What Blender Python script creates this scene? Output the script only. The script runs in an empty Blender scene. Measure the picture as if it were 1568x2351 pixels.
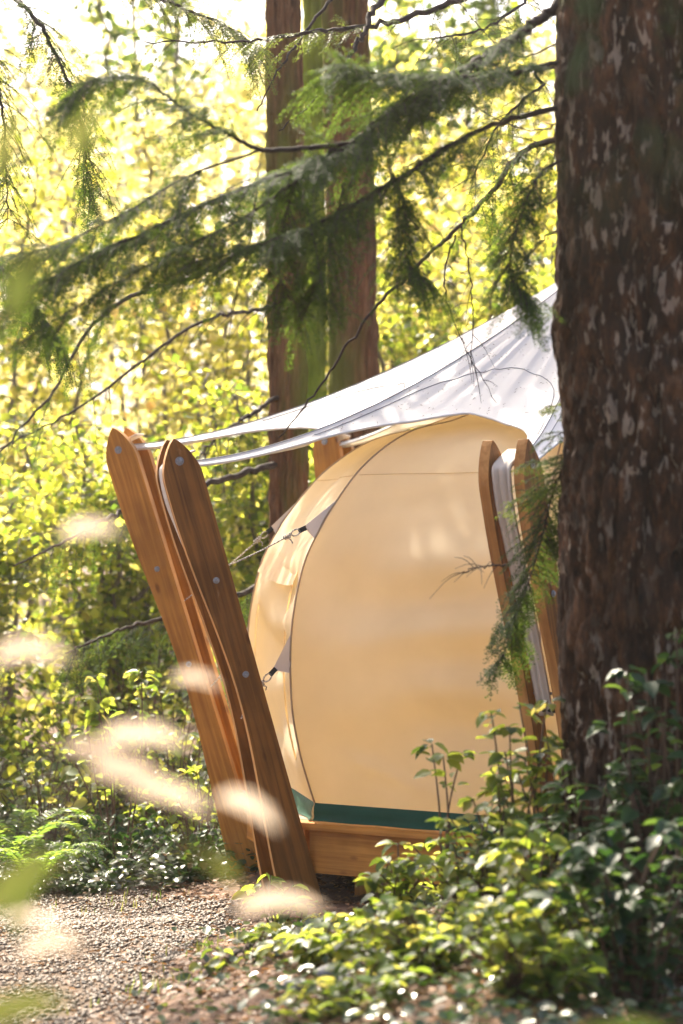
import bpy, math, random
import numpy as np
from mathutils import Vector, Matrix

R = math.radians
rng = np.random.default_rng(7)
random.seed(7)
S = bpy.context.scene
C = S.collection

# ------------------------------------------------------------------ camera
EYE = 2.05
FPX = 85.0 / 36.0 * 2351.0            # focal length in pixels of a 1568 x 2351 view of the photograph
PITCH = math.atan((1250 - 1175.5) / FPX)
cam_d = bpy.data.cameras.new('camera')
cam = bpy.data.objects.new('camera', cam_d)
C.objects.link(cam)
cam.location = (0, 0, EYE)
cam.rotation_euler = (R(90) + PITCH, 0, 0)
cam_d.sensor_fit = 'VERTICAL'
cam_d.sensor_height = 36
cam_d.lens = 85
cam_d.clip_start = 0.1
cam_d.clip_end = 2000
cam_d.dof.use_dof = True
cam_d.dof.focus_distance = 13.7
cam_d.dof.aperture_fstop = 1.7
S.camera = cam

# ------------------------------------------------------------------ light
SUN_EL, SUN_AZ = 46.0, -21.0          # azimuth from +Y, negative to the left
world = bpy.data.worlds.new('World')
S.world = world
world.use_nodes = True
wn = world.node_tree
wn.nodes.clear()
sky = wn.nodes.new('ShaderNodeTexSky')
sky.sky_type = 'NISHITA'
sky.sun_disc = False
sky.sun_elevation = R(SUN_EL)
sky.sun_rotation = R(SUN_AZ)
sky.air_density = .75
sky.dust_density = 6.0
sky.ozone_density = .4
bg = wn.nodes.new('ShaderNodeBackground')
bg.inputs['Strength'].default_value = 0.15
wo = wn.nodes.new('ShaderNodeOutputWorld')
wn.links.new(sky.outputs[0], bg.inputs[0])
wn.links.new(bg.outputs[0], wo.inputs[0])
sun_d = bpy.data.lights.new('sun', 'SUN')
sun_d.energy = 5.0
sun_d.angle = R(0.5)
sun_d.color = (1.0, 0.89, 0.72)
sun = bpy.data.objects.new('sun', sun_d)
C.objects.link(sun)
sd = Vector((math.sin(R(SUN_AZ)) * math.cos(R(SUN_EL)), math.cos(R(SUN_AZ)) * math.cos(R(SUN_EL)), math.sin(R(SUN_EL))))
sun.rotation_euler = sd.to_track_quat('Z', 'Y').to_euler()
sun.location = sd * 60

S.view_settings.view_transform = 'Standard'
S.view_settings.look = 'None'
S.view_settings.exposure = 1.8
S.view_settings.gamma = 1
S.cycles.use_denoising = True
S.cycles.max_bounces = 10
S.cycles.transmission_bounces = 6
S.cycles.diffuse_bounces = 6
S.cycles.sample_clamp_indirect = 8


# ------------------------------------------------------------------ helpers
def P(px, py, Y):
    """a pixel of the photograph (1568 wide) at the depth Y of the thing it belongs to"""
    dx, dz = (px - 784) / FPX, (1175.5 - py) / FPX
    dy = math.cos(PITCH) - dz * math.sin(PITCH)
    dzz = math.sin(PITCH) + dz * math.cos(PITCH)
    t = Y / dy
    return np.array((dx * t, Y, EYE + dzz * t))


def sm(x):
    x = np.clip(x, 0, 1)
    return x * x * (3 - 2 * x)


def vnoise(p, seed=0):
    """value noise in numpy, p is (n,3)"""
    p = np.asarray(p, float)
    i = np.floor(p).astype(np.int64)
    f = p - i
    f = f * f * (3 - 2 * f)
    out = np.zeros(len(p))
    for dx in (0, 1):
        for dy in (0, 1):
            for dz in (0, 1):
                h = (i[:, 0] + dx) * 374761393 + (i[:, 1] + dy) * 668265263 + (i[:, 2] + dz) * 2147483647 + seed * 1274126177
                h = (h ^ (h >> 13)) * 1274126177
                h = (h ^ (h >> 16)) & 0xFFFF
                w = (f[:, 0] if dx else 1 - f[:, 0]) * (f[:, 1] if dy else 1 - f[:, 1]) * (f[:, 2] if dz else 1 - f[:, 2])
                out += w * (h / 65535.0)
    return out * 2 - 1


def fbm(p, octv=4, seed=0):
    a, s, t = 1.0, 1.0, 0
    p = np.asarray(p, float)
    for k in range(octv):
        t = t + a * vnoise(p * s, seed + k)
        a *= .5
        s *= 2.03
    return t


def gz(x, y):
    """height of the ground"""
    x = np.asarray(x, float); y = np.asarray(y, float)
    z = -.16 * sm((-x - .1) / 1.2) * sm((y - 12.2) / 2.5)
    m = sm((x + 1.35) / 1.9) * sm((12.9 - y) / 2.2)
    z = z + m * (.42 - .12 * sm((x - .55) / .8))
    z = z + .40 * sm((8.6 - y) / 4.0) * (1 - m)
    z = z + .035 * np.clip(y - 20, 0, 90)
    q = np.stack([np.ravel(x), np.ravel(y), np.zeros(x.size)], 1)
    z = z + (.025 * fbm(q * 1.7, 3, 5)).reshape(x.shape) + (.15 * vnoise(q * .13, 9)).reshape(x.shape) * sm((np.hypot(x, y - 14) - 5) / 8)
    return z


def gz1(x, y):
    return float(gz(np.array([x]), np.array([y]))[0])


def mesh_np(name, V, F, mat, parent=None, smooth=False, tint=None):
    V = np.asarray(V, np.float32); F = np.asarray(F, np.int32)
    me = bpy.data.meshes.new(name)
    n, k = F.shape
    me.vertices.add(len(V)); me.vertices.foreach_set('co', V.ravel())
    me.loops.add(n * k); me.loops.foreach_set('vertex_index', F.ravel())
    me.polygons.add(n)
    me.polygons.foreach_set('loop_start', np.arange(0, n * k, k, dtype=np.int32))
    me.polygons.foreach_set('loop_total', np.full(n, k, np.int32))
    if smooth:
        me.polygons.foreach_set('use_smooth', np.ones(n, bool))
    if tint is not None:
        a = me.attributes.new('tint', 'FLOAT', 'POINT')
        a.data.foreach_set('value', np.asarray(tint, np.float32))
    me.update(calc_edges=True)
    me.validate()
    if mat: me.materials.append(mat)
    o = bpy.data.objects.new(name, me)
    C.objects.link(o)
    if parent is not None:
        o.parent = parent
        o.matrix_parent_inverse = Matrix.Translation(-Vector(parent.location))
        if parent.parent is not None:
            o.matrix_parent_inverse = Matrix.Translation(-Vector(parent.parent.location)) if parent.type == 'MESH' else o.matrix_parent_inverse
            o.matrix_parent_inverse = Matrix.Identity(4)
    return o


class MB:
    """collects small shapes into one mesh (world coordinates)"""
    def __init__(s):
        s.v = []; s.f = []; s.n = 0

    def add(s, V, F):
        V = np.asarray(V, float)
        s.v.append(V)
        s.f += [tuple(int(i) + s.n for i in f) for f in F]
        s.n += len(V)
        return s

    def tube(s, pts, rad, seg=8, cap=True):
        V, F = tube_arr(pts, rad, seg)
        s.add(V, F)
        if cap:
            m = s.n - len(V)
            s.f.append(tuple(m + i for i in range(seg))[::-1])
            s.f.append(tuple(m + len(V) - seg + i for i in range(seg)))
        return s

    def box(s, c, ax, half):
        c = np.asarray(c, float)
        V = [c + sx * half[0] * ax[0] + sy * half[1] * ax[1] + sz * half[2] * ax[2] for sx in (-1, 1) for sy in (-1, 1) for sz in (-1, 1)]
        return s.add(V, [(0, 1, 3, 2), (4, 6, 7, 5), (0, 4, 5, 1), (2, 3, 7, 6), (0, 2, 6, 4), (1, 5, 7, 3)])

    def build(s, name, mat, parent=None, smooth=False, bevel=0):
        me = bpy.data.meshes.new(name)
        me.from_pydata(np.concatenate(s.v).tolist(), [], s.f)
        me.update(); me.validate()
        if smooth:
            me.polygons.foreach_set('use_smooth', np.ones(len(me.polygons), bool))
        if mat: me.materials.append(mat)
        o = bpy.data.objects.new(name, me)
        C.objects.link(o)
        if parent is not None: adopt(o, parent)
        if bevel:
            b = o.modifiers.new('bevel', 'BEVEL'); b.width = bevel; b.segments = 2; b.limit_method = 'ANGLE'
        return o


def origin(o):
    p = Vector((0, 0, 0))
    while o is not None:
        p += Vector(o.location); o = o.parent
    return p


def adopt(o, parent):
    """parts keep world coordinates in their mesh: shift the mesh to the parent's origin"""
    o.parent = parent
    o.location = -origin(parent)


def tube_arr(pts, rad, seg=8):
    pts = np.asarray(pts, float)
    rad = np.broadcast_to(np.asarray(rad, float), (len(pts),))
    T = np.gradient(pts, axis=0)
    T /= np.linalg.norm(T, axis=1)[:, None] + 1e-9
    ref = np.array((0, 0, 1.)) if abs(T[:, 2]).mean() < .8 else np.array((1., 0, 0))
    A = np.cross(T, ref); A /= np.linalg.norm(A, axis=1)[:, None] + 1e-9
    B = np.cross(T, A)
    th = np.linspace(0, 2 * np.pi, seg, endpoint=False)
    V = pts[:, None] + rad[:, None, None] * (np.cos(th)[None, :, None] * A[:, None] + np.sin(th)[None, :, None] * B[:, None])
    n = len(pts)
    F = []
    for i in range(n - 1):
        for j in range(seg):
            F.append((i * seg + j, i * seg + (j + 1) % seg, (i + 1) * seg + (j + 1) % seg, (i + 1) * seg + j))
    return V.reshape(-1, 3), F


def spline(pts, n):
    """Catmull-Rom through points"""
    p = np.asarray(pts, float)
    p = np.vstack([2 * p[0] - p[1], p, 2 * p[-1] - p[-2]])
    out = []
    m = len(p) - 3
    for t in np.linspace(0, m - 1e-6, n):
        i = int(t); u = t - i
        a, b, c, d = p[i], p[i + 1], p[i + 2], p[i + 3]
        out.append(.5 * (2 * b + (c - a) * u + (2 * a - 5 * b + 4 * c - d) * u * u + (3 * b - a - 3 * c + d) * u ** 3))
    return np.array(out)


def thing(name, label, cat, loc=(0, 0, 0), group=None):
    o = bpy.data.objects.new(name, None)
    C.objects.link(o)
    o.location = tuple(float(v) for v in loc)
    o.empty_display_size = .1
    tag(o, label, cat, group)
    return o


def tag(o, label, cat=None, group=None):
    if label: o['label'] = label
    if cat: o['category'] = cat
    if group: o['group'] = group
    return o


# ------------------------------------------------------------------ materials
def mat_new(name):
    m = bpy.data.materials.new(name)
    m.use_nodes = True
    nt = m.node_tree
    nt.nodes.clear()
    out = nt.nodes.new('ShaderNodeOutputMaterial')
    return m, nt, out


def N(nt, kind, **kw):
    n = nt.nodes.new(kind)
    for k, v in kw.items():
        if hasattr(n, k): setattr(n, k, v)
        else: n.inputs[k.replace('_', ' ')].default_value = v
    return n


def ramp(nt, stops):
    r = nt.nodes.new('ShaderNodeValToRGB')
    cr = r.color_ramp
    while len(cr.elements) < len(stops): cr.elements.new(.5)
    for e, (p, c) in zip(cr.elements, stops):
        e.position = p; e.color = (*c, 1)
    return r


def leaf_mat(name, stops, trans, tf=.45, rough=.35, spec=.5, per_object=False):
    """leaf: glossy top, light passing through; colour varies from leaf to leaf"""
    m, nt, out = mat_new(name)
    if per_object:
        src = N(nt, 'ShaderNodeObjectInfo').outputs['Random']
    else:
        src = N(nt, 'ShaderNodeAttribute', attribute_name='tint').outputs['Fac']
    r = ramp(nt, stops); nt.links.new(src, r.inputs[0])
    r2 = ramp(nt, trans); nt.links.new(src, r2.inputs[0])
    p = N(nt, 'ShaderNodeBsdfPrincipled')
    p.inputs['Roughness'].default_value = rough
    p.inputs['Specular IOR Level'].default_value = spec
    nt.links.new(r.outputs[0], p.inputs['Base Color'])
    t = N(nt, 'ShaderNodeBsdfTranslucent')
    nt.links.new(r2.outputs[0], t.inputs['Color'])
    mx = N(nt, 'ShaderNodeMixShader'); mx.inputs[0].default_value = tf
    nt.links.new(p.outputs[0], mx.inputs[1]); nt.links.new(t.outputs[0], mx.inputs[2])
    nt.links.new(mx.outputs[0], out.inputs[0])
    return m


def noise_mat(name, stops, scale=(5, 5, 5), detail=6, rough=.8, bump=.3, bscale=20, spec=.3, coord='Object', nrough=.6):
    m, nt, out = mat_new(name)
    tc = N(nt, 'ShaderNodeTexCoord')
    mp = N(nt, 'ShaderNodeMapping'); mp.inputs['Scale'].default_value = scale
    nt.links.new(tc.outputs[coord], mp.inputs[0])
    nz = N(nt, 'ShaderNodeTexNoise'); nz.inputs['Scale'].default_value = 1; nz.inputs['Detail'].default_value = detail
    nz.inputs['Roughness'].default_value = nrough
    nt.links.new(mp.outputs[0], nz.inputs['Vector'])
    r = ramp(nt, stops); nt.links.new(nz.outputs[0], r.inputs[0])
    p = N(nt, 'ShaderNodeBsdfPrincipled'); p.inputs['Roughness'].default_value = rough
    p.inputs['Specular IOR Level'].default_value = spec
    nt.links.new(r.outputs[0], p.inputs['Base Color'])
    if bump:
        n2 = N(nt, 'ShaderNodeTexNoise'); n2.inputs['Scale'].default_value = bscale; n2.inputs['Detail'].default_value = 8
        nt.links.new(tc.outputs[coord], n2.inputs['Vector'])
        b = N(nt, 'ShaderNodeBump'); b.inputs['Strength'].default_value = bump; b.inputs['Distance'].default_value = .02
        nt.links.new(n2.outputs[0], b.inputs['Height']); nt.links.new(b.outputs[0], p.inputs['Normal'])
    nt.links.new(p.outputs[0], out.inputs[0])
    return m


def add_patch(m, col, scale, lo, hi):
    nt = m.node_tree
    p = [n for n in nt.nodes if n.type == 'BSDF_PRINCIPLED'][0]
    src = p.inputs['Base Color'].links[0].from_socket
    tc = N(nt, 'ShaderNodeTexCoord'); mp = N(nt, 'ShaderNodeMapping'); mp.inputs['Scale'].default_value = scale
    nt.links.new(tc.outputs['Object'], mp.inputs[0])
    nz = N(nt, 'ShaderNodeTexNoise'); nz.inputs['Scale'].default_value = 1; nz.inputs['Detail'].default_value = 6
    nt.links.new(mp.outputs[0], nz.inputs['Vector'])
    r = ramp(nt, [(lo, (0, 0, 0)), (hi, (1, 1, 1))]); nt.links.new(nz.outputs[0], r.inputs[0])
    mx = N(nt, 'ShaderNodeMix', data_type='RGBA'); nt.links.new(r.outputs[0], mx.inputs[0])
    nt.links.new(src, mx.inputs[6]); mx.inputs[7].default_value = (*col, 1)
    nt.links.new(mx.outputs[2], p.inputs['Base Color'])


def canvas_mat(name, base, trans, tf, rough=.85, spec=.15, stain=.2):
    m, nt, out = mat_new(name)
    tc = N(nt, 'ShaderNodeTexCoord')
    nz = N(nt, 'ShaderNodeTexNoise'); nz.inputs['Scale'].default_value = 2.2; nz.inputs['Detail'].default_value = 7
    nt.links.new(tc.outputs['Object'], nz.inputs['Vector'])
    d = tuple(c * (1 - stain) for c in base)
    r = ramp(nt, [(.35, d), (.65, base)]); nt.links.new(nz.outputs[0], r.inputs[0])
    p = N(nt, 'ShaderNodeBsdfPrincipled'); p.inputs['Roughness'].default_value = rough
    p.inputs['Specular IOR Level'].default_value = spec
    nt.links.new(r.outputs[0], p.inputs['Base Color'])
    w = N(nt, 'ShaderNodeTexNoise'); w.inputs['Scale'].default_value = 260; w.inputs['Detail'].default_value = 2
    nt.links.new(tc.outputs['Object'], w.inputs['Vector'])
    b = N(nt, 'ShaderNodeBump'); b.inputs['Strength'].default_value = .25; b.inputs['Distance'].default_value = .003
    nt.links.new(w.outputs[0], b.inputs['Height']); nt.links.new(b.outputs[0], p.inputs['Normal'])
    t = N(nt, 'ShaderNodeBsdfTranslucent'); t.inputs['Color'].default_value = (*trans, 1)
    mx = N(nt, 'ShaderNodeMixShader'); mx.inputs[0].default_value = tf
    nt.links.new(p.outputs[0], mx.inputs[1]); nt.links.new(t.outputs[0], mx.inputs[2])
    nt.links.new(mx.outputs[0], out.inputs[0])
    return m


def wood_mat(name, a, b, axis='Object'):
    """stained plank: grain runs along the local z axis of the plank, with knots"""
    m, nt, out = mat_new(name)
    tc = N(nt, 'ShaderNodeTexCoord')
    at = N(nt, 'ShaderNodeAttribute', attribute_name='grain')
    mp = N(nt, 'ShaderNodeMapping'); mp.inputs['Scale'].default_value = (38, 38, 1.6)
    nt.links.new(at.outputs['Vector'], mp.inputs[0])
    nz = N(nt, 'ShaderNodeTexNoise'); nz.inputs['Scale'].default_value = 1; nz.inputs['Detail'].default_value = 6
    nz.inputs['Distortion'].default_value = .6
    nt.links.new(mp.outputs[0], nz.inputs['Vector'])
    r = ramp(nt, [(.3, b), (.62, a)]); nt.links.new(nz.outputs[0], r.inputs[0])
    vo = N(nt, 'ShaderNodeTexVoronoi'); vo.inputs['Scale'].default_value = 5.0
    mp2 = N(nt, 'ShaderNodeMapping'); mp2.inputs['Scale'].default_value = (1.4, 1.4, .62)
    nt.links.new(at.outputs['Vector'], mp2.inputs[0]); nt.links.new(mp2.outputs[0], vo.inputs['Vector'])
    rk = ramp(nt, [(.0, (.12, .08, .06)), (.075, (.4, .3, .25)), (.14, (1, 1, 1))]); nt.links.new(vo.outputs['Distance'], rk.inputs[0])
    mx = N(nt, 'ShaderNodeMix', data_type='RGBA', blend_type='MULTIPLY'); mx.inputs[0].default_value = .75
    nt.links.new(r.outputs[0], mx.inputs[6]); nt.links.new(rk.outputs[0], mx.inputs[7])
    n3 = N(nt, 'ShaderNodeTexNoise'); n3.inputs['Scale'].default_value = 3.0; n3.inputs['Detail'].default_value = 4
    nt.links.new(at.outputs['Vector'], n3.inputs['Vector'])
    r3 = ramp(nt, [(.35, (.62, .58, .55)), (.65, (1.05, 1.02, 1))]); nt.links.new(n3.outputs[0], r3.inputs[0])
    mx2 = N(nt, 'ShaderNodeMix', data_type='RGBA', blend_type='MULTIPLY'); mx2.inputs[0].default_value = .8
    nt.links.new(mx.outputs[2], mx2.inputs[6]); nt.links.new(r3.outputs[0], mx2.inputs[7])
    p = N(nt, 'ShaderNodeBsdfPrincipled'); p.inputs['Roughness'].default_value = .6; p.inputs['Specular IOR Level'].default_value = .18
    nt.links.new(mx2.outputs[2], p.inputs['Base Color'])
    bp = N(nt, 'ShaderNodeBump'); bp.inputs['Strength'].default_value = .25; bp.inputs['Distance'].default_value = .004
    nt.links.new(nz.outputs[0], bp.inputs['Height']); nt.links.new(bp.outputs[0], p.inputs['Normal'])
    nt.links.new(p.outputs[0], out.inputs[0])
    return m


M = {}
M['soil'] = noise_mat('forest_soil', [(.3, (.045, .026, .016)), (.5, (.10, .055, .032)), (.72, (.17, .10, .06))], (3, 3, 3), 10, .9, .8, 30)
M['path'] = noise_mat('path_grit', [(.3, (.055, .034, .02)), (.55, (.12, .078, .048)), (.75, (.19, .13, .085))], (22, 22, 22), 8, .85, .9, 70)
M['stone'] = leaf_mat('gravel_stone', [(0, (.035, .024, .016)), (.5, (.10, .068, .043)), (1, (.23, .165, .11))], [(0, (0, 0, 0)), (1, (0, 0, 0))], 0, .6, .4)
M['rock'] = noise_mat('grey_rock', [(.3, (.10, .10, .10)), (.7, (.27, .27, .26))], (9, 9, 9), 8, .8, .5, 40)
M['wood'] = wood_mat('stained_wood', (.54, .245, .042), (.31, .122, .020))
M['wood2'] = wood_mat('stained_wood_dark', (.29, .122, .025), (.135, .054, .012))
M['wood_edge'] = wood_mat('paler_edge_wood', (.58, .30, .10), (.38, .17, .05))  # paler wood tone for the side faces of the planks
M['deck'] = wood_mat('deck_wood', (.60, .26, .05), (.40, .15, .026))
M['deck_top'] = wood_mat('deck_board_wood', (.34, .25, .18), (.22, .15, .10))
M['canvas'] = canvas_mat('cream_canvas', (.84, .74, .55), (.95, .77, .44), .54)
M['canvas_trim'] = canvas_mat('canvas_piping', (.56, .43, .29), (.5, .35, .2), .3)
M['fly'] = canvas_mat('white_fly_cloth', (.72, .725, .72), (.76, .64, .46), .22, .32, .5, .06)
M['fly_seam'] = canvas_mat('fly_seam_tape', (.30, .30, .31), (.2, .2, .2), .1)
M['strap'] = canvas_mat('strap_webbing', (.80, .74, .66), (.7, .55, .35), .25)
M['green'] = noise_mat('green_groundsheet', [(.3, (.004, .045, .022)), (.7, (.007, .065, .034))], (4, 4, 4), 4, .6, .25, 12, .2)
M['black'] = noise_mat('black_webbing', [(.3, (.012, .012, .013)), (.7, (.022, .022, .022))], (60, 60, 60), 3, .7, .3, 150)
M['rope'] = noise_mat('cord', [(.42, (.16, .13, .10)), (.52, (.72, .66, .58))], (130, 130, 130), 2, .8, .4, 200)
M['bolt'] = noise_mat('galvanised_steel', [(.3, (.16, .16, .165)), (.7, (.33, .33, .33))], (60, 60, 60), 4, .45, .15, 120, .5)
M['bark_red'] = noise_mat('cedar_bark', [(.30, (.045, .022, .012)), (.5, (.125, .060, .030)), (.70, (.22, .115, .06))], (26, 26, 2.2), 8, .95, 1.0, 14, .1)
add_patch(M['bark_red'], (.10, .105, .02), (2.2, 2.2, .7), .50, .66)
M['bark_grey'] = noise_mat('maple_bark', [(.3, (.09, .08, .06)), (.7, (.22, .19, .15))], (14, 14, 4), 6, .9, .5, 20)
M['moss'] = noise_mat('moss', [(.30, (.10, .13, .02)), (.5, (.20, .27, .025)), (.7, (.28, .36, .04))], (5, 5, 1.6), 8, 1.0, .9, 40, .05)
M['twig'] = noise_mat('twig_bark', [(.3, (.022, .015, .012)), (.65, (.06, .042, .034)), (.8, (.16, .15, .13))], (18, 18, 18), 6, .85, .5, 40)
M['stem'] = noise_mat('shrub_stem', [(.3, (.07, .04, .025)), (.7, (.13, .075, .04))], (30, 30, 8), 4, .7, .3, 60)
M['needle'] = leaf_mat('hemlock_needles', [(0, (.013, .036, .013)), (.6, (.026, .066, .020)), (1, (.06, .11, .028))],
                       [(0, (.08, .14, .02)), (.6, (.20, .30, .035)), (1, (.46, .50, .08))], .42, .6, .05)
M['needle_lit'] = leaf_mat('sunlit_hemlock_needles', [(0, (.035, .07, .018)), (1, (.08, .12, .03))],  # paler copy of the hemlock needles, sunlight put into the colour
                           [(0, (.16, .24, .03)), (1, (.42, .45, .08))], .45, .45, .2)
SAL = ([(0, (.012, .034, .014)), (.5, (.030, .075, .020)), (.85, (.055, .12, .022)), (1, (.11, .12, .03))],
       [(0, (.12, .20, .02)), (.4, (.40, .51, .045)), (.8, (.66, .68, .09)), (1, (.84, .70, .16))])
M['salal'] = leaf_mat('salal_leaf', *SAL, .52, .42, .3)
M['salal_obj'] = leaf_mat('salal_leaf_single', *SAL, .52, .42, .3, True)
DRK = ([(0, (.010, .028, .013)), (.6, (.022, .055, .02)), (1, (.05, .09, .025))],  # darker copy of the salal colours, shade put into them
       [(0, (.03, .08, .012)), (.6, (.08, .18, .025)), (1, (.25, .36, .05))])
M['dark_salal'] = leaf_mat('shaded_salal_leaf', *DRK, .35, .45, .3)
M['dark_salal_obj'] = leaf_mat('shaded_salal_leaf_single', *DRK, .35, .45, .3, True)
M['maple'] = leaf_mat('maple_leaf', [(0, (.05, .10, .012)), (.6, (.09, .12, .015)), (1, (.12, .11, .03))],
                      [(0, (.17, .23, .02)), (.35, (.58, .56, .06)), (.7, (.88, .78, .18)), (.95, (.97, .88, .42)), (1, (.95, .58, .18))], .70, .4, .4)
M['alder'] = leaf_mat('alder_leaf', [(0, (.03, .075, .012)), (1, (.075, .12, .018))],
                      [(0, (.12, .20, .02)), (.3, (.38, .46, .035)), (.7, (.70, .68, .08)), (1, (.90, .80, .2))], .6, .4, .45)
M['far'] = leaf_mat('far_leaf', [(0, (.05, .09, .015)), (1, (.12, .12, .03))],  # distance haze put into these paler leaf colours
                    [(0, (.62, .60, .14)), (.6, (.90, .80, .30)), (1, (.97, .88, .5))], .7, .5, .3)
M['fern'] = leaf_mat('fern_leaf', [(0, (.03, .08, .015)), (1, (.07, .13, .02))], [(0, (.20, .40, .04)), (1, (.45, .58, .07))], .5, .4, .4)
M['ivy'] = leaf_mat('ivy_leaf', [(0, (.012, .032, .012)), (.6, (.028, .06, .018)), (.92, (.05, .09, .02)), (1, (.14, .06, .02))],
                    [(0, (.04, .10, .01)), (.6, (.10, .20, .02)), (1, (.3, .3, .05))], .35, .28, .55)
M['litter'] = leaf_mat('dead_leaf', [(0, (.06, .03, .015)), (.5, (.16, .075, .03)), (1, (.30, .17, .08))],
                       [(0, (.1, .04, .01)), (1, (.45, .22, .07))], .3, .6, .3)
M['pale'] = leaf_mat('pale_dry_leaf', [(0, (.24, .19, .14)), (1, (.34, .28, .21))], [(0, (.28, .22, .17)), (1, (.52, .43, .33))], .5, .4, .5, True)
M['olive'] = leaf_mat('olive_leaf', [(0, (.04, .06, .015)), (1, (.06, .08, .02))], [(0, (.05, .075, .012)), (1, (.12, .125, .03))], .5, .4, .4, True)
M['grass'] = leaf_mat('grass_blade', [(0, (.05, .10, .02)), (1, (.16, .16, .05))], [(0, (.3, .45, .05)), (1, (.6, .55, .15))], .5, .5, .3)

# bark of the near tree: brown plates, pale lichen spots, green algae high up on the camera side
m, nt, out = mat_new('hemlock_bark')
tc = N(nt, 'ShaderNodeTexCoord')
mp = N(nt, 'ShaderNodeMapping'); mp.inputs['Scale'].default_value = (14, 14, 5)
nt.links.new(tc.outputs['Object'], mp.inputs[0])
n1 = N(nt, 'ShaderNodeTexNoise'); n1.inputs['Scale'].default_value = 1; n1.inputs['Detail'].default_value = 9; n1.inputs['Roughness'].default_value = .7
nt.links.new(mp.outputs[0], n1.inputs['Vector'])
r1 = ramp(nt, [(.34, (.007, .0045, .003)), (.50, (.046, .0205, .009)), (.68, (.16, .072, .031))]); nt.links.new(n1.outputs[0], r1.inputs[0])
mpl = N(nt, 'ShaderNodeMapping'); mpl.inputs['Scale'].default_value = (28, 28, 10); mpl.inputs['Location'].default_value = (3, 1, 7)
nt.links.new(tc.outputs['Object'], mpl.inputs[0])
n2 = N(nt, 'ShaderNodeTexNoise'); n2.inputs['Scale'].default_value = 1; n2.inputs['Detail'].default_value = 5
nt.links.new(mpl.outputs[0], n2.inputs['Vector'])
r2 = ramp(nt, [(.55, (0, 0, 0)), (.62, (1, 1, 1))]); nt.links.new(n2.outputs[0], r2.inputs[0])
mxl = N(nt, 'ShaderNodeMix', data_type='RGBA'); nt.links.new(r2.outputs[0], mxl.inputs[0])
n9 = N(nt, 'ShaderNodeTexNoise'); n9.inputs['Scale'].default_value = 2.6; n9.inputs['Detail'].default_value = 3
nt.links.new(tc.outputs['Object'], n9.inputs['Vector'])
r9 = ramp(nt, [(.40, (.12, .12, .12)), (.58, (1, 1, 1))]); nt.links.new(n9.outputs[0], r9.inputs[0])
mm = N(nt, 'ShaderNodeMath', operation='MULTIPLY'); nt.links.new(r2.outputs[0], mm.inputs[0]); nt.links.new(r9.outputs[0], mm.inputs[1])
nt.links.new(mm.outputs[0], mxl.inputs[0])
nt.links.new(r1.outputs[0], mxl.inputs[6]); mxl.inputs[7].default_value = (.36, .285, .205, 1)
sx = N(nt, 'ShaderNodeSeparateXYZ'); nt.links.new(tc.outputs['Object'], sx.inputs[0])
mr = N(nt, 'ShaderNodeMapRange'); mr.inputs['From Min'].default_value = 3.2; mr.inputs['From Max'].default_value = 4.2
nt.links.new(sx.outputs['Z'], mr.inputs['Value'])
n3 = N(nt, 'ShaderNodeTexNoise'); n3.inputs['Scale'].default_value = 3.5; n3.inputs['Detail'].default_value = 4
nt.links.new(tc.outputs['Object'], n3.inputs['Vector'])
r3 = ramp(nt, [(.46, (0, 0, 0)), (.62, (1, 1, 1))]); nt.links.new(n3.outputs[0], r3.inputs[0])
ml = N(nt, 'ShaderNodeMath', operation='MULTIPLY'); nt.links.new(mr.outputs[0], ml.inputs[0]); nt.links.new(r3.outputs[0], ml.inputs[1])
mxa = N(nt, 'ShaderNodeMix', data_type='RGBA'); nt.links.new(ml.outputs[0], mxa.inputs[0])
nt.links.new(mxl.outputs[2], mxa.inputs[6]); mxa.inputs[7].default_value = (.05, .075, .02, 1)
p = N(nt, 'ShaderNodeBsdfPrincipled'); p.inputs['Roughness'].default_value = .9; p.inputs['Specular IOR Level'].default_value = .2
nt.links.new(mxa.outputs[2], p.inputs['Base Color'])
bp = N(nt, 'ShaderNodeBump'); bp.inputs['Strength'].default_value = 1.0; bp.inputs['Distance'].default_value = .06
nt.links.new(n1.outputs[0], bp.inputs['Height']); nt.links.new(bp.outputs[0], p.inputs['Normal'])
nt.links.new(p.outputs[0], out.inputs[0])
M['bark'] = m


# ------------------------------------------------------------------ leaf scattering
LEAF_V = np.array([(0, 0, 0), (-.23, .16, .05), (-.31, .42, .06), (-.2, .75, .02), (0, 1, -.09), (.2, .75, .02), (.31, .42, .06), (.23, .16, .05), (0, .45, -.015)])
LEAF_F = np.array([(0, 8, 1), (1, 8, 2), (2, 8, 3), (3, 8, 4), (4, 8, 5), (5, 8, 6), (6, 8, 7), (7, 8, 0)])
SMALL_V = np.array([(0, 0, 0), (-.34, .45, .07), (0, 1, -.05), (.34, .45, .07)])
SMALL_F = np.array([(0, 2, 1), (0, 3, 2)])
LOBE_V = np.array([(0, .12, 0), (-.2, .0, .02), (-.45, .12, .05), (-.28, .3, .0), (-.55, .52, .06), (-.2, .55, .0), (-.22, .85, .03), (0, .7, .0), (.0, 1.05, -.05),
                   (.22, .85, .03), (.2, .55, 0), (.55, .52, .06), (.28, .3, 0), (.45, .12, .05), (.2, 0, .02)])
LOBE_F = np.array([(0, 2, 1), (0, 3, 2), (3, 5, 4), (5, 7, 6), (7, 8, 6), (7, 9, 8), (0, 7, 5), (0, 5, 3), (7, 10, 9), (0, 10, 7), (10, 12, 11), (0, 12, 10), (0, 13, 12), (0, 14, 13)])


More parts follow.
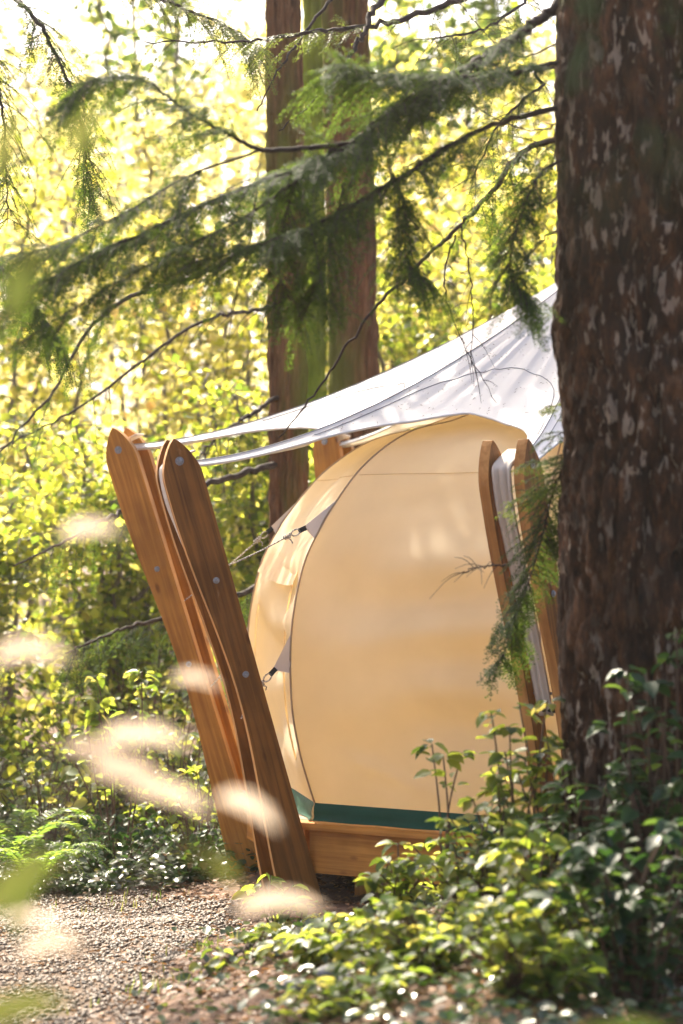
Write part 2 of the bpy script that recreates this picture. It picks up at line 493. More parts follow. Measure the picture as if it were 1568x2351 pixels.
def frames(nrm, az):
    """leaf frames: nrm (n,3) face direction, az the direction the tip points to (n,3)"""
    nrm = nrm / (np.linalg.norm(nrm, axis=1)[:, None] + 1e-9)
    y = az - (az * nrm).sum(1)[:, None] * nrm
    y /= np.linalg.norm(y, axis=1)[:, None] + 1e-9
    x = np.cross(y, nrm)
    return np.stack([x, y, nrm], 2)        # columns


def leaves_np(pos, Fr, size, TV=SMALL_V, TF=SMALL_F, wide=1.0, r=None):
    r = r or rng
    n = len(pos)
    tv = TV * np.array((wide, 1, 1))
    V = np.einsum('nij,kj->nki', Fr, tv) * np.asarray(size).reshape(-1, 1, 1) + pos[:, None]
    F = (TF[None] + (np.arange(n) * len(TV))[:, None, None]).reshape(-1, 3)
    return V.reshape(-1, 3), F, np.repeat(r.random(n), len(TV))


def rand_dirs(n, r=None):
    v = (r or rng).normal(size=(n, 3))
    return v / np.linalg.norm(v, axis=1)[:, None]


# ================================================================== SETTING
# ground: one sheet, fine near the tent and coarse towards the horizon
def axis_pts(lo, hi, step, far):
    a = list(np.arange(lo, hi + 1e-6, step))
    s, x = step, hi
    while x < far:
        s *= 1.25; x += s; a.append(x)
    s, x = step, lo
    while x > -far:
        s *= 1.25; x -= s; a.insert(0, x)
    return np.array(a)


ax_, ay_ = axis_pts(-3.2, 3.2, .07, 500), axis_pts(8.2, 19, .07, 600)
GX, GY = np.meshgrid(ax_, ay_)
GZ = gz(GX, GY)
V = np.stack([GX.ravel(), GY.ravel(), GZ.ravel()], 1)
nx = len(ax_)
ii, jj = np.meshgrid(np.arange(len(ay_) - 1), np.arange(nx - 1), indexing='ij')
b0 = (ii * nx + jj).ravel()
ground = mesh_np('ground', V, np.stack([b0, b0 + 1, b0 + nx + 1, b0 + nx], 1), M['soil'], smooth=True)
ground['kind'] = 'structure'
ground['label'] = 'brown forest soil with leaf litter rising to a low mound'

# gravel path
PC = spline([(-1.35, 5), (-1.45, 8), (-1.62, 10.5), (-1.45, 12.5), (-1.35, 13.8), (-1.95, 14.75), (-3.2, 15.2), (-6, 15.6)], 200)
PW = .74
tan = np.gradient(PC, axis=0); tan /= np.linalg.norm(tan, axis=1)[:, None]
nor = np.stack([-tan[:, 1], tan[:, 0]], 1)
V = []
cols = np.linspace(-1, 1, 25)
for i in range(200):
    wl = PW * (1 + .13 * math.sin(i * .31) + .08 * math.sin(i * .83)); wr = PW * (1 + .12 * math.sin(i * .27 + 2))
    for c in cols:
        q = PC[i] + nor[i] * c * (wl if c > 0 else wr)
        V.append((q[0], q[1], 0))
V = np.array(V)
V[:, 2] = gz(V[:, 0], V[:, 1]) + .016 - .03 * np.tile(np.abs(cols) ** 8, 200)
ii, jj = np.meshgrid(np.arange(199), np.arange(24), indexing='ij')
b0 = (ii * 25 + jj).ravel()
path = mesh_np('gravel_path', V, np.stack([b0, b0 + 25, b0 + 26, b0 + 1], 1), M['path'], smooth=True)
path['kind'] = 'structure'
path['label'] = 'narrow gravel footpath leading past the posts'

# gravel lying on the path, past counting
n = 26000
k = rng.integers(20, 185, n); c = rng.uniform(-1, 1, n)
q = PC[k] + nor[k] * (c * PW * 1.08)[:, None] + rng.normal(0, .03, (n, 2))
pos = np.stack([q[:, 0], q[:, 1], gz(q[:, 0], q[:, 1]) + .018], 1)
OCT_V = np.array([(1, 0, 0), (0, 1, 0), (-1, 0, 0), (0, -1, 0), (0, 0, .6), (.1, .1, -.6)], float)
OCT_F = np.array([(0, 1, 4), (1, 2, 4), (2, 3, 4), (3, 0, 4), (1, 0, 5), (2, 1, 5), (3, 2, 5), (0, 3, 5)])
V, F, T_ = leaves_np(pos, frames(np.array((0, 0, 1.)) + .45 * rand_dirs(n), rand_dirs(n)), rng.uniform(.006, .019, n) * rng.choice([1, 1, 1, 1.5], n), OCT_V, OCT_F, .75)
gr = mesh_np('gravel', V, F, M['stone'], tint=T_)
gr['kind'] = 'stuff'
tag(gr, 'loose grey brown gravel chips covering the footpath', 'gravel')

# ================================================================== TENT, DECK, POSTS
TC = np.array((1.70, 15.35))
RIB = [125, 172, 216, 255, 302, 348, 34, 80]       # directions of the eight ribs
U = {a: np.array((math.cos(R(a)), math.sin(R(a)))) for a in RIB}
PROFILE = [(2.29, .555), (2.345, .70), (2.40, .87), (2.45, 1.12), (2.46, 1.45), (2.43, 1.70), (2.36, 1.95), (2.26, 2.13), (2.17, 2.26),
           (1.93, 2.52), (1.60, 2.72), (1.20, 2.82), (.65, 3.06), (.05, 3.5)]
PR = spline(PROFILE, 90)


RIB_SCALE = {172: .945}


def rib_pt(a, r, z):
    r = r * RIB_SCALE.get(a, 1)
    return np.array((TC[0] + U[a][0] * r, TC[1] + U[a][1] * r, z))


# --- deck
DECK_Z = .45
deck = thing('timber_deck', 'low octagonal timber deck platform under the cream tent', 'deck', (TC[0], TC[1], gz1(*TC)))
corner = [TC + U[a] * 2.37 for a in RIB]
order = sorted(range(8), key=lambda i: RIB[i])
corner = [corner[i] for i in order]


def grain(o, co):
    me = o.data
    a = me.attributes.new('grain', 'FLOAT_VECTOR', 'POINT')
    a.data.foreach_set('vector', np.asarray(co, np.float32).ravel())


def board(name, a, b, w, h, mat, parent, zc, seed, up=(0, 0, 1.), bevel=.004):
    """a straight board from a to b (3D points at its centre line)"""
    a = np.asarray(a, float); b = np.asarray(b, float)
    d = b - a; L = np.linalg.norm(d); d = d / L
    u = np.asarray(up, float); s = np.cross(d, u); s /= np.linalg.norm(s); u = np.cross(s, d)
    mb = MB().box((a + b) / 2, (s, u, d), (w / 2, h / 2, L / 2))
    o = mb.build(name, mat, parent, bevel=bevel)
    co = np.concatenate(mb.v)
    rel = co - a
    grain(o, np.stack([rel @ s + seed * 1.7, rel @ u + seed * .9, rel @ d + seed * 2.3], 1))
    return o


# rim boards below the deck boards
for i in range(8):
    a, b = corner[i], corner[(i + 1) % 8]
    d = (b - a) / np.linalg.norm(b - a)
    nn = np.array((d[1], -d[0]))
    a3 = np.array((*(a - nn * .035 + d * .03), DECK_Z - .042 - .125)); b3 = np.array((*(b - nn * .035 - d * .03), DECK_Z - .042 - .125))
    board('rim_board', a3, b3, .045, .245, M['deck'], deck, 0, i)
# deck boards run along the front side
d0 = corner[(2 + 1) % 8] - corner[2]
fi = [i for i in range(8) if sorted(RIB)[i] == 216][0]
d0 = corner[(fi + 1) % 8] - corner[fi]; d0 /= np.linalg.norm(d0)
n0 = np.array((-d0[1], d0[0]))
cs = np.array(corner)
tmin, tmax = ((cs - TC) @ n0).min(), ((cs - TC) @ n0).max()
wb = .14


def clip(poly, n_, t, keep_gt):
    out = []
    for i in range(len(poly)):
        p, q = poly[i], poly[(i + 1) % len(poly)]
        fp, fq = (p - TC) @ n_ - t, (q - TC) @ n_ - t
        if not keep_gt: fp, fq = -fp, -fq
        if fp >= 0: out.append(p)
        if fp * fq < 0: out.append(p + (q - p) * fp / (fp - fq))
    return out


t = tmin - .03
kk = 0
big = [TC + (c - TC) * 1.012 for c in corner]
while t < tmax:
    poly = clip(clip(big, n0, t + .003, True), n0, t + wb - .003, False)
    if len(poly) > 2:
        m_ = len(poly)
        z1 = DECK_Z + (kk % 3 - 1) * .0012; z0 = DECK_Z - .04
        Vd = [(*p, z1) for p in poly] + [(*p, z0) for p in poly]
        Fd = [tuple(range(m_)), tuple(range(2 * m_ - 1, m_ - 1, -1))] + [(i, m_ + i, m_ + (i + 1) % m_, (i + 1) % m_) for i in range(m_)]
        mb = MB().add(Vd, Fd)
        o = mb.build('deck_board', M['deck_top'] if kk else M['deck'], deck)
        co = np.array(Vd); rel = co[:, :2] - TC
        grain(o, np.stack([rel @ n0 + kk, co[:, 2], rel @ d0 + kk * .7], 1))
    t += wb; kk += 1
for a in RIB:      # short bearers down to the ground
    p = TC + U[a] * 1.95
    board('bearer', (*p, gz1(*p) - .05), (*p, DECK_Z - .043), .09, .09, M['deck'], deck, 0, a * .1, up=(1, 0, 0))

# --- post pairs
POSTS = {}


def outline(L, wt, wm, wb_):
    """plank outline in (s along the plank, w across): inner edge straight, outer edge with a waist, pointed arch head"""
    n_ = 26
    tip = .24
    out, inn = [], []
    for i in range(n_):
        s = (L - tip) * i / (n_ - 1)
        q = s / (L - tip)
        w = wb_ + (wm - wb_) * sm(q / .5) if q < .5 else wm + (wt - wm) * sm((q - .5) / .45)
        out.append((s, w)); inn.append((s, 0))
    head = []
    for i in range(1, 9):
        q = i / 9
        head.append((L - tip + tip * q, wt - wt * .50 * q ** 1.9))
    head2 = []
    for i in range(1, 9):
        q = i / 9
        head2.append((L - tip + tip * q, wt * .46 * q ** 1.9))
    return out + head + [(L - .004, wt * .49), (L - .004, wt * .47)] + head2[::-1] + inn[::-1]


def post_pair(key, label, base, top, ang, gap, mat_, bolts=(.952, .70, .50), thick=.05, wt=.228, wm=.148, wb_=.235, gapb=None, rear_mat=None):
    """two shaped planks side by side. base/top: points of the inner edge of the plank nearest the camera"""
    base = np.asarray(base, float); top = np.asarray(top, float)
    th = thing('post_pair', label, 'tent post', (base[0], base[1], base[2]), 'leaning twin-plank posts round the tent')
    u = np.array((math.cos(R(ang)), math.sin(R(ang)), 0.))
    ax = top - base; L = np.linalg.norm(ax); ax /= L
    wv = u - (u @ ax) * ax; wv /= np.linalg.norm(wv)
    tv = np.cross(ax, wv); tv /= np.linalg.norm(tv)
    # second plank lies away from the camera
    if tv[1] < 0: tv = -tv
    ol = outline(L, wt, wm, wb_)
    for j in range(2):
        gb_ = gap if gapb is None else gapb
        A = [base + tv * j * (gap + (gb_ - gap) * max(0, 1 - s / (.95 * L))) + ax * s + wv * w for s, w in ol]
        m_ = len(A)
        Vp = [p - tv * thick / 2 for p in A] + [p + tv * thick / 2 for p in A]
        Fp = [tuple(range(m_)), tuple(range(2 * m_ - 1, m_ - 1, -1))] + [(i, m_ + i, m_ + (i + 1) % m_, (i + 1) % m_) for i in range(m_)]
        mb = MB().add(Vp, Fp)
        o = mb.build('plank', (rear_mat or mat_) if j else mat_, th, bevel=.008)
        co = np.array([(w, sgn * .02, s) for sgn in (-1, 1) for s, w in ol]) + np.array((len(POSTS) * .37 + j * .73, j * .31, len(POSTS) * 1.13 + j * 2.9))
        grain(o, co)
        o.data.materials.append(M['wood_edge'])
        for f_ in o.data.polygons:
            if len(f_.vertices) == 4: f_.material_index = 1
    for q in bolts:
        wq = np.interp(q, [0, .45, .9, 1], [wb_, wm, wt, wt]) * .5
        c0 = base + ax * (q * L) + wv * wq
        mb = MB()
        e0 = c0 - tv * (thick / 2 + .003); gq = gap + ((gap if gapb is None else gapb) - gap) * max(0, 1 - q / .95)
        e1 = c0 + tv * (gq + thick / 2 + .003)
        for e, sg in ((e0, -1), (e1, 1)):
            mb.tube([e, e + tv * sg * .004],   .025 if q > .9 else .019, 20)
            mb.tube([e + tv * sg * .0045, e + tv * sg * .011, e + tv * sg * .014], [.0135, .0125, .007], 12)
        mb.tube([c0 + tv * (thick / 2), c0 + tv * (gq - thick / 2)], .008, 10)
        mb.build('bolt', M['bolt'], th)
    mid = base + tv * gap / 2
    POSTS[key] = dict(base=mid, ax=ax, L=L, wv=wv, tv=tv, wt=wt, wm=wm, wb=wb_, gap=gap, thick=thick, th=th)
    return th


b1 = P(632, 2075, 15.55); t1 = P(294, 968, 15.80)
post_pair(172, 'leftmost pair of stained planks leaning outward beside the footpath', b1, t1, 158, .19, M['wood'], gapb=.15)
b2 = P(741, 2075, 13.95); t2 = P(438, 994, 13.72)
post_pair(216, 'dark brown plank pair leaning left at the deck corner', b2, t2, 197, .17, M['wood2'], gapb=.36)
b3 = P(1390, 2120, 13.15); t3 = P(1140, 996, 12.45)
b3[2] = gz1(b3[0], b3[1]) - .05
t3 = P(1222, 994, 12.47)
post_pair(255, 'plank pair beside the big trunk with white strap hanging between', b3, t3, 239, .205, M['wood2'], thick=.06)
p4 = P(790, 2000, 17.1); b4 = np.array((.32, 17.05, gz1(.32, 17.05) - .05)); t4 = P(775, 962, 17.75)
post_pair(125, 'plank pair seen behind the tent just under the white fly', b4, t4, 150, .2, M['wood'])
q5 = TC + U[302] * 2.36; q5t = TC + U[302] * 3.05
post_pair(302, 'plank pair hidden behind the big tree trunk', np.array((*q5, gz1(*q5) - .05)), np.array((*q5t, 2.68)), 302, .2, M['wood'])


def post_at(key, q, w=.5):
    p_ = POSTS[key]
    ww = np.interp(q, [0, .45, .9, 1], [p_['wb'], p_['wm'], p_['wt'], p_['wt']])
    return p_['base'] + p_['ax'] * (q * p_['L']) + p_['wv'] * ww * w


# --- the tent
tent = thing('bell_tent', 'cream canvas onion shaped tent with white star fly', 'tent', (TC[0], TC[1], DECK_Z))
sorted_rib = sorted(RIB)
NS = 60
for i in range(8):
    a, b = sorted_rib[i], sorted_rib[(i + 1) % 8]
    PA = np.array([rib_pt(a, r, z) for r, z in PR]); PB = np.array([rib_pt(b, r, z) for r, z in PR])
    s = np.linspace(0, 1, NS)
    G = PA[:, None] * (1 - s)[None, :, None] + PB[:, None] * s[None, :, None]
    nd = (U[a] + U[b]); nd /= np.linalg.norm(nd)
    hump = np.sin(np.pi * s)
    zz = G[..., 2]
    low = np.clip((zz - .56) / .3, 0, 1) * np.clip((2.9 - zz) / .4, 0, 1)
    pq = np.stack([(s[None] * 3.0 + i * 9 + 0 * zz).ravel(), (zz * 2.2 + .6 * s[None]).ravel(), np.full(zz.size, 3.)], 1)
    fold = vnoise(pq * np.array((.9, 1.5, 1)), 21).reshape(zz.shape) * .07
    # slack folds that run out from the right-hand tie point
    fold += .038 * np.sin((zz - 1.55 + .22 * (s[None] - 1) ** 2) * 17 + .8 * s[None]) * sm((s[None] - .12) / .5) * np.exp(-((zz - 1.5) / .48) ** 2)
    dl = (zz - .60) - .55 * np.clip(.62 - s[None], 0, 1)
    fold += .030 * np.exp(-(dl / .05) ** 2) * sm((s[None] - .12) / .2) * sm((.95 - s[None]) / .3)
    off = (-.045 * hump[None] + fold * np.clip(hump * 2.2, 0, 1)[None]) * low
    G[..., 0] += off * nd[0]; G[..., 1] += off * nd[1]
    m_ = len(PR)
    ii, jj = np.meshgrid(np.arange(m_ - 1), np.arange(NS - 1), indexing='ij')
    b0 = (ii * NS + jj).ravel()
    o = mesh_np('wall_panel', G.reshape(-1, 3), np.stack([b0, b0 + 1, b0 + NS + 1, b0 + NS], 1), M['canvas'], smooth=True)
    adopt(o, tent)
    # horizontal seam high on the panel
    kz = int(np.argmin(abs(PR[:, 1] - 2.47)))
    row = G[kz] + np.array((nd[0], nd[1], 0)) * .003
    MB().tube(row[1:-1], .0022, 5, False).build('seam', M['canvas'], o, True)
    # green groundsheet wall under this panel
    g = []
    zs = [.556, .53, .50, .475, .455]
    bulge = [.0, .012, .016, .012, .03]
    for z_, bb in zip(zs, bulge):
        for t_ in np.linspace(0, 1, 40):
            p_ = (rib_pt(a, 2.29, z_) * (1 - t_) + rib_pt(b, 2.29, z_) * t_)
            wv_ = bb + .008 * math.sin(t_ * 23 + i) * (.56 - z_) * 10
            g.append(p_ + np.array((nd[0], nd[1], 0)) * (wv_ + .002))
    ii, jj = np.meshgrid(np.arange(4), np.arange(39), indexing='ij')
    b0 = (ii * 40 + jj).ravel()
    o2 = mesh_np('groundsheet_wall', np.array(g), np.stack([b0, b0 + 40, b0 + 41, b0 + 1], 1), M['green'], smooth=True)
    adopt(o2, tent)
for a in RIB:
    pts = np.array([rib_pt(a, r + .004, z) for r, z in PR])
    MB().tube(pts, .0055, 8, False).build('rib_piping', M['canvas_trim'], tent, True)

# tie tabs: a canvas ear on the rib, black webbing, cord to the post
TIES = {172: [(2.235, .62), (1.42, .44)], 216: [(2.20, .715), (1.43, .445)], 255: [(2.2, .72), (1.43, .5)], 125: [(2.2, .7)], 302: [(2.2, .7), (1.43, .5)]}
rope_label = {(172, 0): 'upper speckled cord from the far tent rib to the leftmost posts',
              (172, 1): 'lower pale cord tying the tent to the leftmost posts',
              (216, 0): 'speckled cord from the near tent rib to the dark plank pair',
              (216, 1): 'short knotted cord low on the near tent rib',
              (255, 0): 'upper cord behind the hanging white strap', (255, 1): 'lower cord behind the hanging white strap',
              (125, 0): 'cord to the post behind the tent', (302, 0): 'upper cord behind the big trunk', (302, 1): 'lower cord behind the big trunk'}
for a, L_ in TIES.items():
    for j, (z, q) in enumerate(L_):
        rr = float(np.interp(z, PR[:, 1], PR[:, 0])); rr1 = float(np.interp(z + .12, PR[:, 1], PR[:, 0])); rr2 = float(np.interp(z - .12, PR[:, 1], PR[:, 0]))
        c = rib_pt(a, rr, z); hi = rib_pt(a, rr1, z + .12); lo = rib_pt(a, rr2, z - .12)
        tgt = post_at(a, q, .55)
        d = tgt - c; dist = np.linalg.norm(d); d /= dist
        e = c + d * .13
        side = np.cross(d, (0, 0, 1.)); side /= np.linalg.norm(side)
        upv = np.cross(side, d)
        # ear: two layers meeting at the webbing
        mb = MB()
        tipw = .014
        Vt = [hi + side * .004, lo + side * .004, e - upv * tipw + side * .002, e + upv * tipw + side * .002,
              hi - side * .004, lo - side * .004, e - upv * tipw - side * .002, e + upv * tipw - side * .002]
        mb.add(Vt, [(0, 1, 2, 3), (7, 6, 5, 4), (0, 3, 7, 4), (1, 5, 6, 2), (3, 2, 6, 7)])
        tb = mb.build('tie_tab', M['strap'], tent)
        MB().box(e + d * .022, (d, upv, side), (.026, .0145, .004)).build('webbing', M['black'], tb, bevel=.001)
        # cord: loop, knot, line
        rp = thing('guy_cord', rope_label[(a, j)], 'cord', tgt, 'guy cords between tent and posts')
        r0 = e + d * .040
        ring = [r0 + d * (.028 - .028 * math.cos(t_)) + upv * .017 * math.sin(t_) for t_ in np.linspace(0, 2 * math.pi, 22)]
        MB().tube(ring, .0048, 6, False).build('loop', M['rope'], rp, True)
        kn0 = r0 + d * .06
        kp = [kn0 + d * (.012 * t_) + upv * .012 * math.sin(t_ * 5.5) + side * .012 * math.cos(t_ * 5.5) for t_ in np.linspace(0, 4, 34)]
        MB().tube(kp, .0048, 6).build('knot', M['rope'], rp, True)
        tl = kn0 + d * .03
        tail = spline([tl, tl + upv * -.03 + d * -.02, tl + np.array((.01, 0, -.05)) - d * .03], 8)
        MB().tube(tail, .004, 6).build('cord_end', M['rope'], rp, True)
        sag = np.array((0, 0, -.012))
        ln = [kn0 + (tgt - kn0) * t_ + sag * math.sin(math.pi * t_) for t_ in np.linspace(0, 1, 16)]
        MB().tube(ln, .0048, 6).build('line', M['rope'], rp, True)
        if a in (172, 216):
            pp = POSTS[a]
            w0 = tgt + pp['tv'] * .06; w1 = tgt - pp['tv'] * .06
            MB().tube([w0, w1], .0046, 6).build('lashing', M['rope'], rp, True)
            fr = [tgt + np.array((0, 0, 0)), tgt + np.array((-.01, -.02, -.05)), tgt + np.array((-.035, -.03, -.11))]
            MB().tube(spline(fr, 8), .0048, 6).build('cord_end', M['rope'], rp, True)

# window flap on the panel between the two left ribs
a, b = 172, 216
nd = U[a] + U[b]; nd /= np.linalg.norm(nd)


def panel_pt(s, z, off=.0):
    r = float(np.interp(z, PR[:, 1], PR[:, 0]))
    p_ = rib_pt(a, r, z) * (1 - s) + rib_pt(b, r, z) * s
    return p_ + np.array((nd[0], nd[1], 0)) * (off - .03 * math.sin(math.pi * s))


g = []
for i in range(14):
    for j in range(30):
        s = .06 + .88 * j / 29
        q = i / 13
        ztop, zbot = 2.0, 1.88 - .07 * s - .03 * math.sin(math.pi * (s - .06) / .88)
        z = ztop + (zbot - ztop) * q
        g.append(panel_pt(s, z,   .008 + .022 * q ** 1.5 + .004 * math.sin(s * 40) * q))
ii, jj = np.meshgrid(np.arange(13), np.arange(29), indexing='ij')
b0 = (ii * 30 + jj).ravel()
fl = mesh_np('window_flap', np.array(g), np.stack([b0, b0 + 30, b0 + 31, b0 + 1], 1), M['canvas'], smooth=True)
adopt(fl, tent)
for s_ in (.16, .84):
    z0, z1 = 1.84, .66
    pts = [panel_pt(s_, z, .012) for z in np.linspace(z0, z1, 14)]
    MB().tube(pts, .006, 6).build('window_pleat', M['canvas'], tent, True)

# --- the star shaped fly
APEX = 3.92
TIP = {}
for a in RIB:
    if a in POSTS:
        tp = post_at(a, {172: .952, 216: .940}.get(a, .945), .45)
        v = tp[:2] - TC
        TIP[a] = (math.degrees(math.atan2(v[1], v[0])) % 360, np.linalg.norm(v), tp[2] + .03)
    else:
        TIP[a] = (a, 3.05, 2.66)
EDGE = [(3.1, 0), (3.1, .85), (2.85, .98), (2.6, 1.2), (2.4, 1.5), (2.2, 2.1), (2.08, 2.8), (1.98, 3.9), (1.90, 5.0), (1.83, 6.5), (1.76, 8.5), (1.70, 11), (1.64, 14), (1.60, 17), (1.57, 20), (1.56, 22)]
EDGE_SLOT = [(3.1, 0), (3.1, .85), (2.85, 1.1), (2.6, 1.3), (2.4, 1.8), (2.25, 2.5), (2.1, 3.6), (1.98, 5.1), (1.86, 7.4), (1.76, 10.2), (1.68, 13.2), (1.62, 16.4), (1.58, 19.4), (1.56, 22)]
RMID = {125: 1.75, 172: 1.86, 216: 1.56, 255: 1.6, 302: 1.7, 348: 1.7, 34: 1.7, 80: 1.7}


def fly_z(r, a, dlat, rt, zt):
    q = np.clip(1 - r / rt, 0, 1)
    ridge = zt + (APEX - zt) * q ** 1.6
    return ridge - .16 * (1 - math.exp(-dlat / .24)) * min(1, r / 1.7) ** 1.5


FLY_PTS = []
NT = 46
fly_faces, fly_verts = [], []
flyV = 0
hem = []
for i in range(8):
    a, b = sorted_rib[i], sorted_rib[(i + 1) % 8]
    (ta, ra, za), (tb_, rb, zb) = TIP[a], TIP[b]
    span = (tb_ - ta) % 360
    half = span / 2
    rm = RMID[a]
    el = []
    ed = np.array(EDGE_SLOT if a == 172 else EDGE)
    # resample the edge finely
    ts = np.linspace(0, len(ed) - 1, 58)
    er = np.interp(ts, range(len(ed)), ed[:, 0]); edl = np.interp(ts, range(len(ed)), ed[:, 1])
    for r, dl in zip(er, edl):
        rr = ra - (3.1 - r) * (ra - rm) / (3.1 - 1.56); el.append((rr, ta + dl * half / 22, 0))
    e2 = []
    for r, dl in zip(er[:-1], edl[:-1]):
        rr = rb - (3.1 - r) * (rb - rm) / (3.1 - 1.56); e2.append((rr, tb_ - dl * half / 22 + (360 if tb_ < ta else 0), 1))
    el = el + e2[::-1]
    ne = len(el)
    GV = np.zeros((NT, ne, 3))
    for k in range(ne):
        re_, an, _ = el[k]
        f = (an - ta) / span
        da = math.radians(an - ta); db = math.radians(span) - da
        for t_ in range(NT):
            q = t_ / (NT - 1)
            r = .04 + (re_ - .04) * q ** .85
            la, lb = r * math.sin(da), r * math.sin(db)
            zA = fly_z(r, a, la, ra, za); zB = fly_z(r, b, lb, rb, zb)
            w = sm(np.array(f)) if True else f
            z = zA * (1 - w) + zB * w
            GV[t_, k] = (TC[0] + r * math.cos(R(an)), TC[1] + r * math.sin(R(an)), z)
    # soft tension wrinkles running from the arms up to the apex
    ang = np.array([e[1] for e in el])
    wr = .007 * vnoise(np.stack([np.repeat(ang[None], NT, 0).ravel() * .45, np.repeat(np.linspace(0, 1.5, NT)[:, None], ne, 1).ravel(), np.full(NT * ne, i * 3.)], 1), 4).reshape(NT, ne)
    fall = np.minimum(1, np.minimum(np.arange(ne), np.arange(ne)[::-1]) / 14)[None] * np.sin(np.linspace(0, np.pi, NT))[:, None]
    GV[..., 2] += wr * fall
    FLY_PTS.append((a, GV))
    ii, jj = np.meshgrid(np.arange(NT - 1), np.arange(ne - 1), indexing='ij')
    b0 = (ii * ne + jj).ravel() + flyV
    fly_faces.append(np.stack([b0, b0 + ne, b0 + ne + 1, b0 + 1], 1))
    fly_verts.append(GV.reshape(-1, 3)); flyV += NT * ne
    hem.append(GV[-1].copy())
fly = mesh_np('fly', np.concatenate(fly_verts), np.concatenate(fly_faces), M['fly'], smooth=True)
adopt(fly, tent)
for h in hem:
    MB().tube(h, .0085, 6, False).build('hem', M['fly'], fly, True)
for a, GV in FLY_PTS:
    MB().tube(GV[2:, 0] + np.array((0, 0, .002)), .0035, 5, False).build('ridge_seam', M['fly_seam'], fly, True)
    # cross seam round each facet
    row = GV[30, 3:-3] + np.array((0, 0, .002))
    MB().tube(row, .0025, 5, False).build('cross_seam', M['fly_seam'], fly, True)
# vent cap at the top
MB().tube([(TC[0], TC[1], APEX - .10), (TC[0], TC[1], APEX + .0), (TC[0], TC[1], APEX + .05), (TC[0], TC[1], APEX + .10)], [.10, .095, .07, .015], 20).build('vent_cap', M['fly'], tent, True)

# straps run over the top bolt and hang down between the planks
for a in POSTS:
    pp = POSTS[a]
    w_ = pp['gap'] - pp['thick'] - .03
    q0 = {172: .957, 216: .945}.get(a, .95)
    start = post_at(a, q0, .45) + np.array((0, 0, .034))
    outp = post_at(a, q0 - .015, .88) + np.array((0, 0, .01))
    L_ = [start - pp['wv'] * .10 + np.array((0, 0, .012)), start, post_at(a, q0 + .005, .75), outp, post_at(a, .88, .93), post_at(a, .82, .9), post_at(a, .7, .8), post_at(a, .55, .72), post_at(a, .46, .70)]
    L_ = spline(L_, 50)
    rows = []
    for k, c in enumerate(L_):
        ww = w_ / 2 * (1 - .25 * k / 50)
        for j in range(9):
            x = -1 + j / 4
            rows.append(c + pp['tv'] * ww * x + pp['wv'] * .008 * math.sin(j * 1.9 + k * .04) * min(1, k / 10))
    ii, jj = np.meshgrid(np.arange(49), np.arange(8), indexing='ij')
    b0 = (ii * 9 + jj).ravel()
    o = mesh_np('strap', np.array(rows), np.stack([b0, b0 + 9, b0 + 10, b0 + 1], 1), M['strap'], smooth=True)
    adopt(o, tent)
    md = o.modifiers.new('thick', 'SOLIDIFY'); md.thickness = .012
    e = L_[-1]
    MB().tube([e + pp['tv'] * .08 + np.array((0, 0, .02)), e + np.array((0, 0, .035)) + pp['wv'] * .02, e - pp['tv'] * .08 + np.array((0, 0, .02))], .012, 8).build('strap_tie', M['black'], o, True)

# needles fallen on the fly
pos, nr, az = [], [], []
for a, GV in FLY_PTS:
    if a not in (125, 172, 216, 255): continue
    nT, ne, _ = GV.shape
    for _ in range({216: 330, 172: 130}.get(a, 60)):
        i = int(rng.integers(12, nT - 2)); j = int(rng.integers(2, ne - 2))
        d1 = GV[i + 1, j] - GV[i, j]; d2 = GV[i, j + 1] - GV[i, j]
        n_ = np.cross(d1, d2); L2 = np.linalg.norm(n_)
        if L2 < 1e-9: continue
        n_ /= L2
        if n_[2] < 0: n_ = -n_
        pos.append(GV[i, j] + d1 * rng.random() + d2 * rng.random() + n_ * .004)
        nr.append(n_); az.append(d1 / np.linalg.norm(d1) * .5 + rng.normal(size=3))
pos = np.array(pos)
V, F, T_ = leaves_np(pos, frames(np.array(nr), np.array(az)), rng.uniform(.009, .026, len(pos)), SMALL_V, SMALL_F, .22)
ln = mesh_np('needle_litter', V, F, M['litter'], tint=T_ * .3)
ln['kind'] = 'stuff'
tag(ln, 'dark fallen conifer needles scattered on the white fly', 'needles')

# ================================================================== NEAR TREE (hemlock on the right)
TX, TY, TR = 1.405, 10.55, .45
tg = gz1(TX, TY)
hem_tree = thing('hemlock_tree', 'massive dark lichened trunk at right edge with drooping hemlock boughs', 'tree', (TX, TY, tg))
nth, nz1 = 260, 450
zs = np.concatenate([np.linspace(-.25, 5.4, nz1), np.linspace(5.5, 14, 60)])
th_ = np.linspace(0, 2 * np.pi, nth, endpoint=False)
TH, ZZ = np.meshgrid(th_, zs)
rad = TR * (1 - .012 * np.clip(ZZ, 0, 99)) + .16 * np.exp(-np.clip(ZZ + .25, 0, 9) / .35) * (1 + .5 * np.sin(TH * 5 + 1))
q = np.stack([np.cos(TH) * TR, np.sin(TH) * TR, ZZ], 2).reshape(-1, 3)
n1_ = fbm(q * np.array((11, 11, 2.6)), 3, 31)
n2_ = vnoise(q * np.array((24, 24, 6.5)) + 5, 37)
n3_ = fbm(q * np.array((40, 40, 24)), 2, 41)
crev = np.exp(-(n1_ / .16) ** 2)
n1b = fbm(q * np.array((19, 19, 4.6)) + 40, 2, 33)
crev2 = np.exp(-(n1b / .13) ** 2)
bark = .022 - .045 * crev - .018 * crev2 + .010 * n2_ + .008 * n3_ + .03 * vnoise(q * 2.2, 43)
rr = rad.ravel() + bark
lean = .0
V = np.stack([TX + rr * np.cos(TH.ravel()) + .012 * (ZZ.ravel() - 2) * -1, TY + rr * np.sin(TH.ravel()), tg + ZZ.ravel()], 1)
nzr = len(zs)
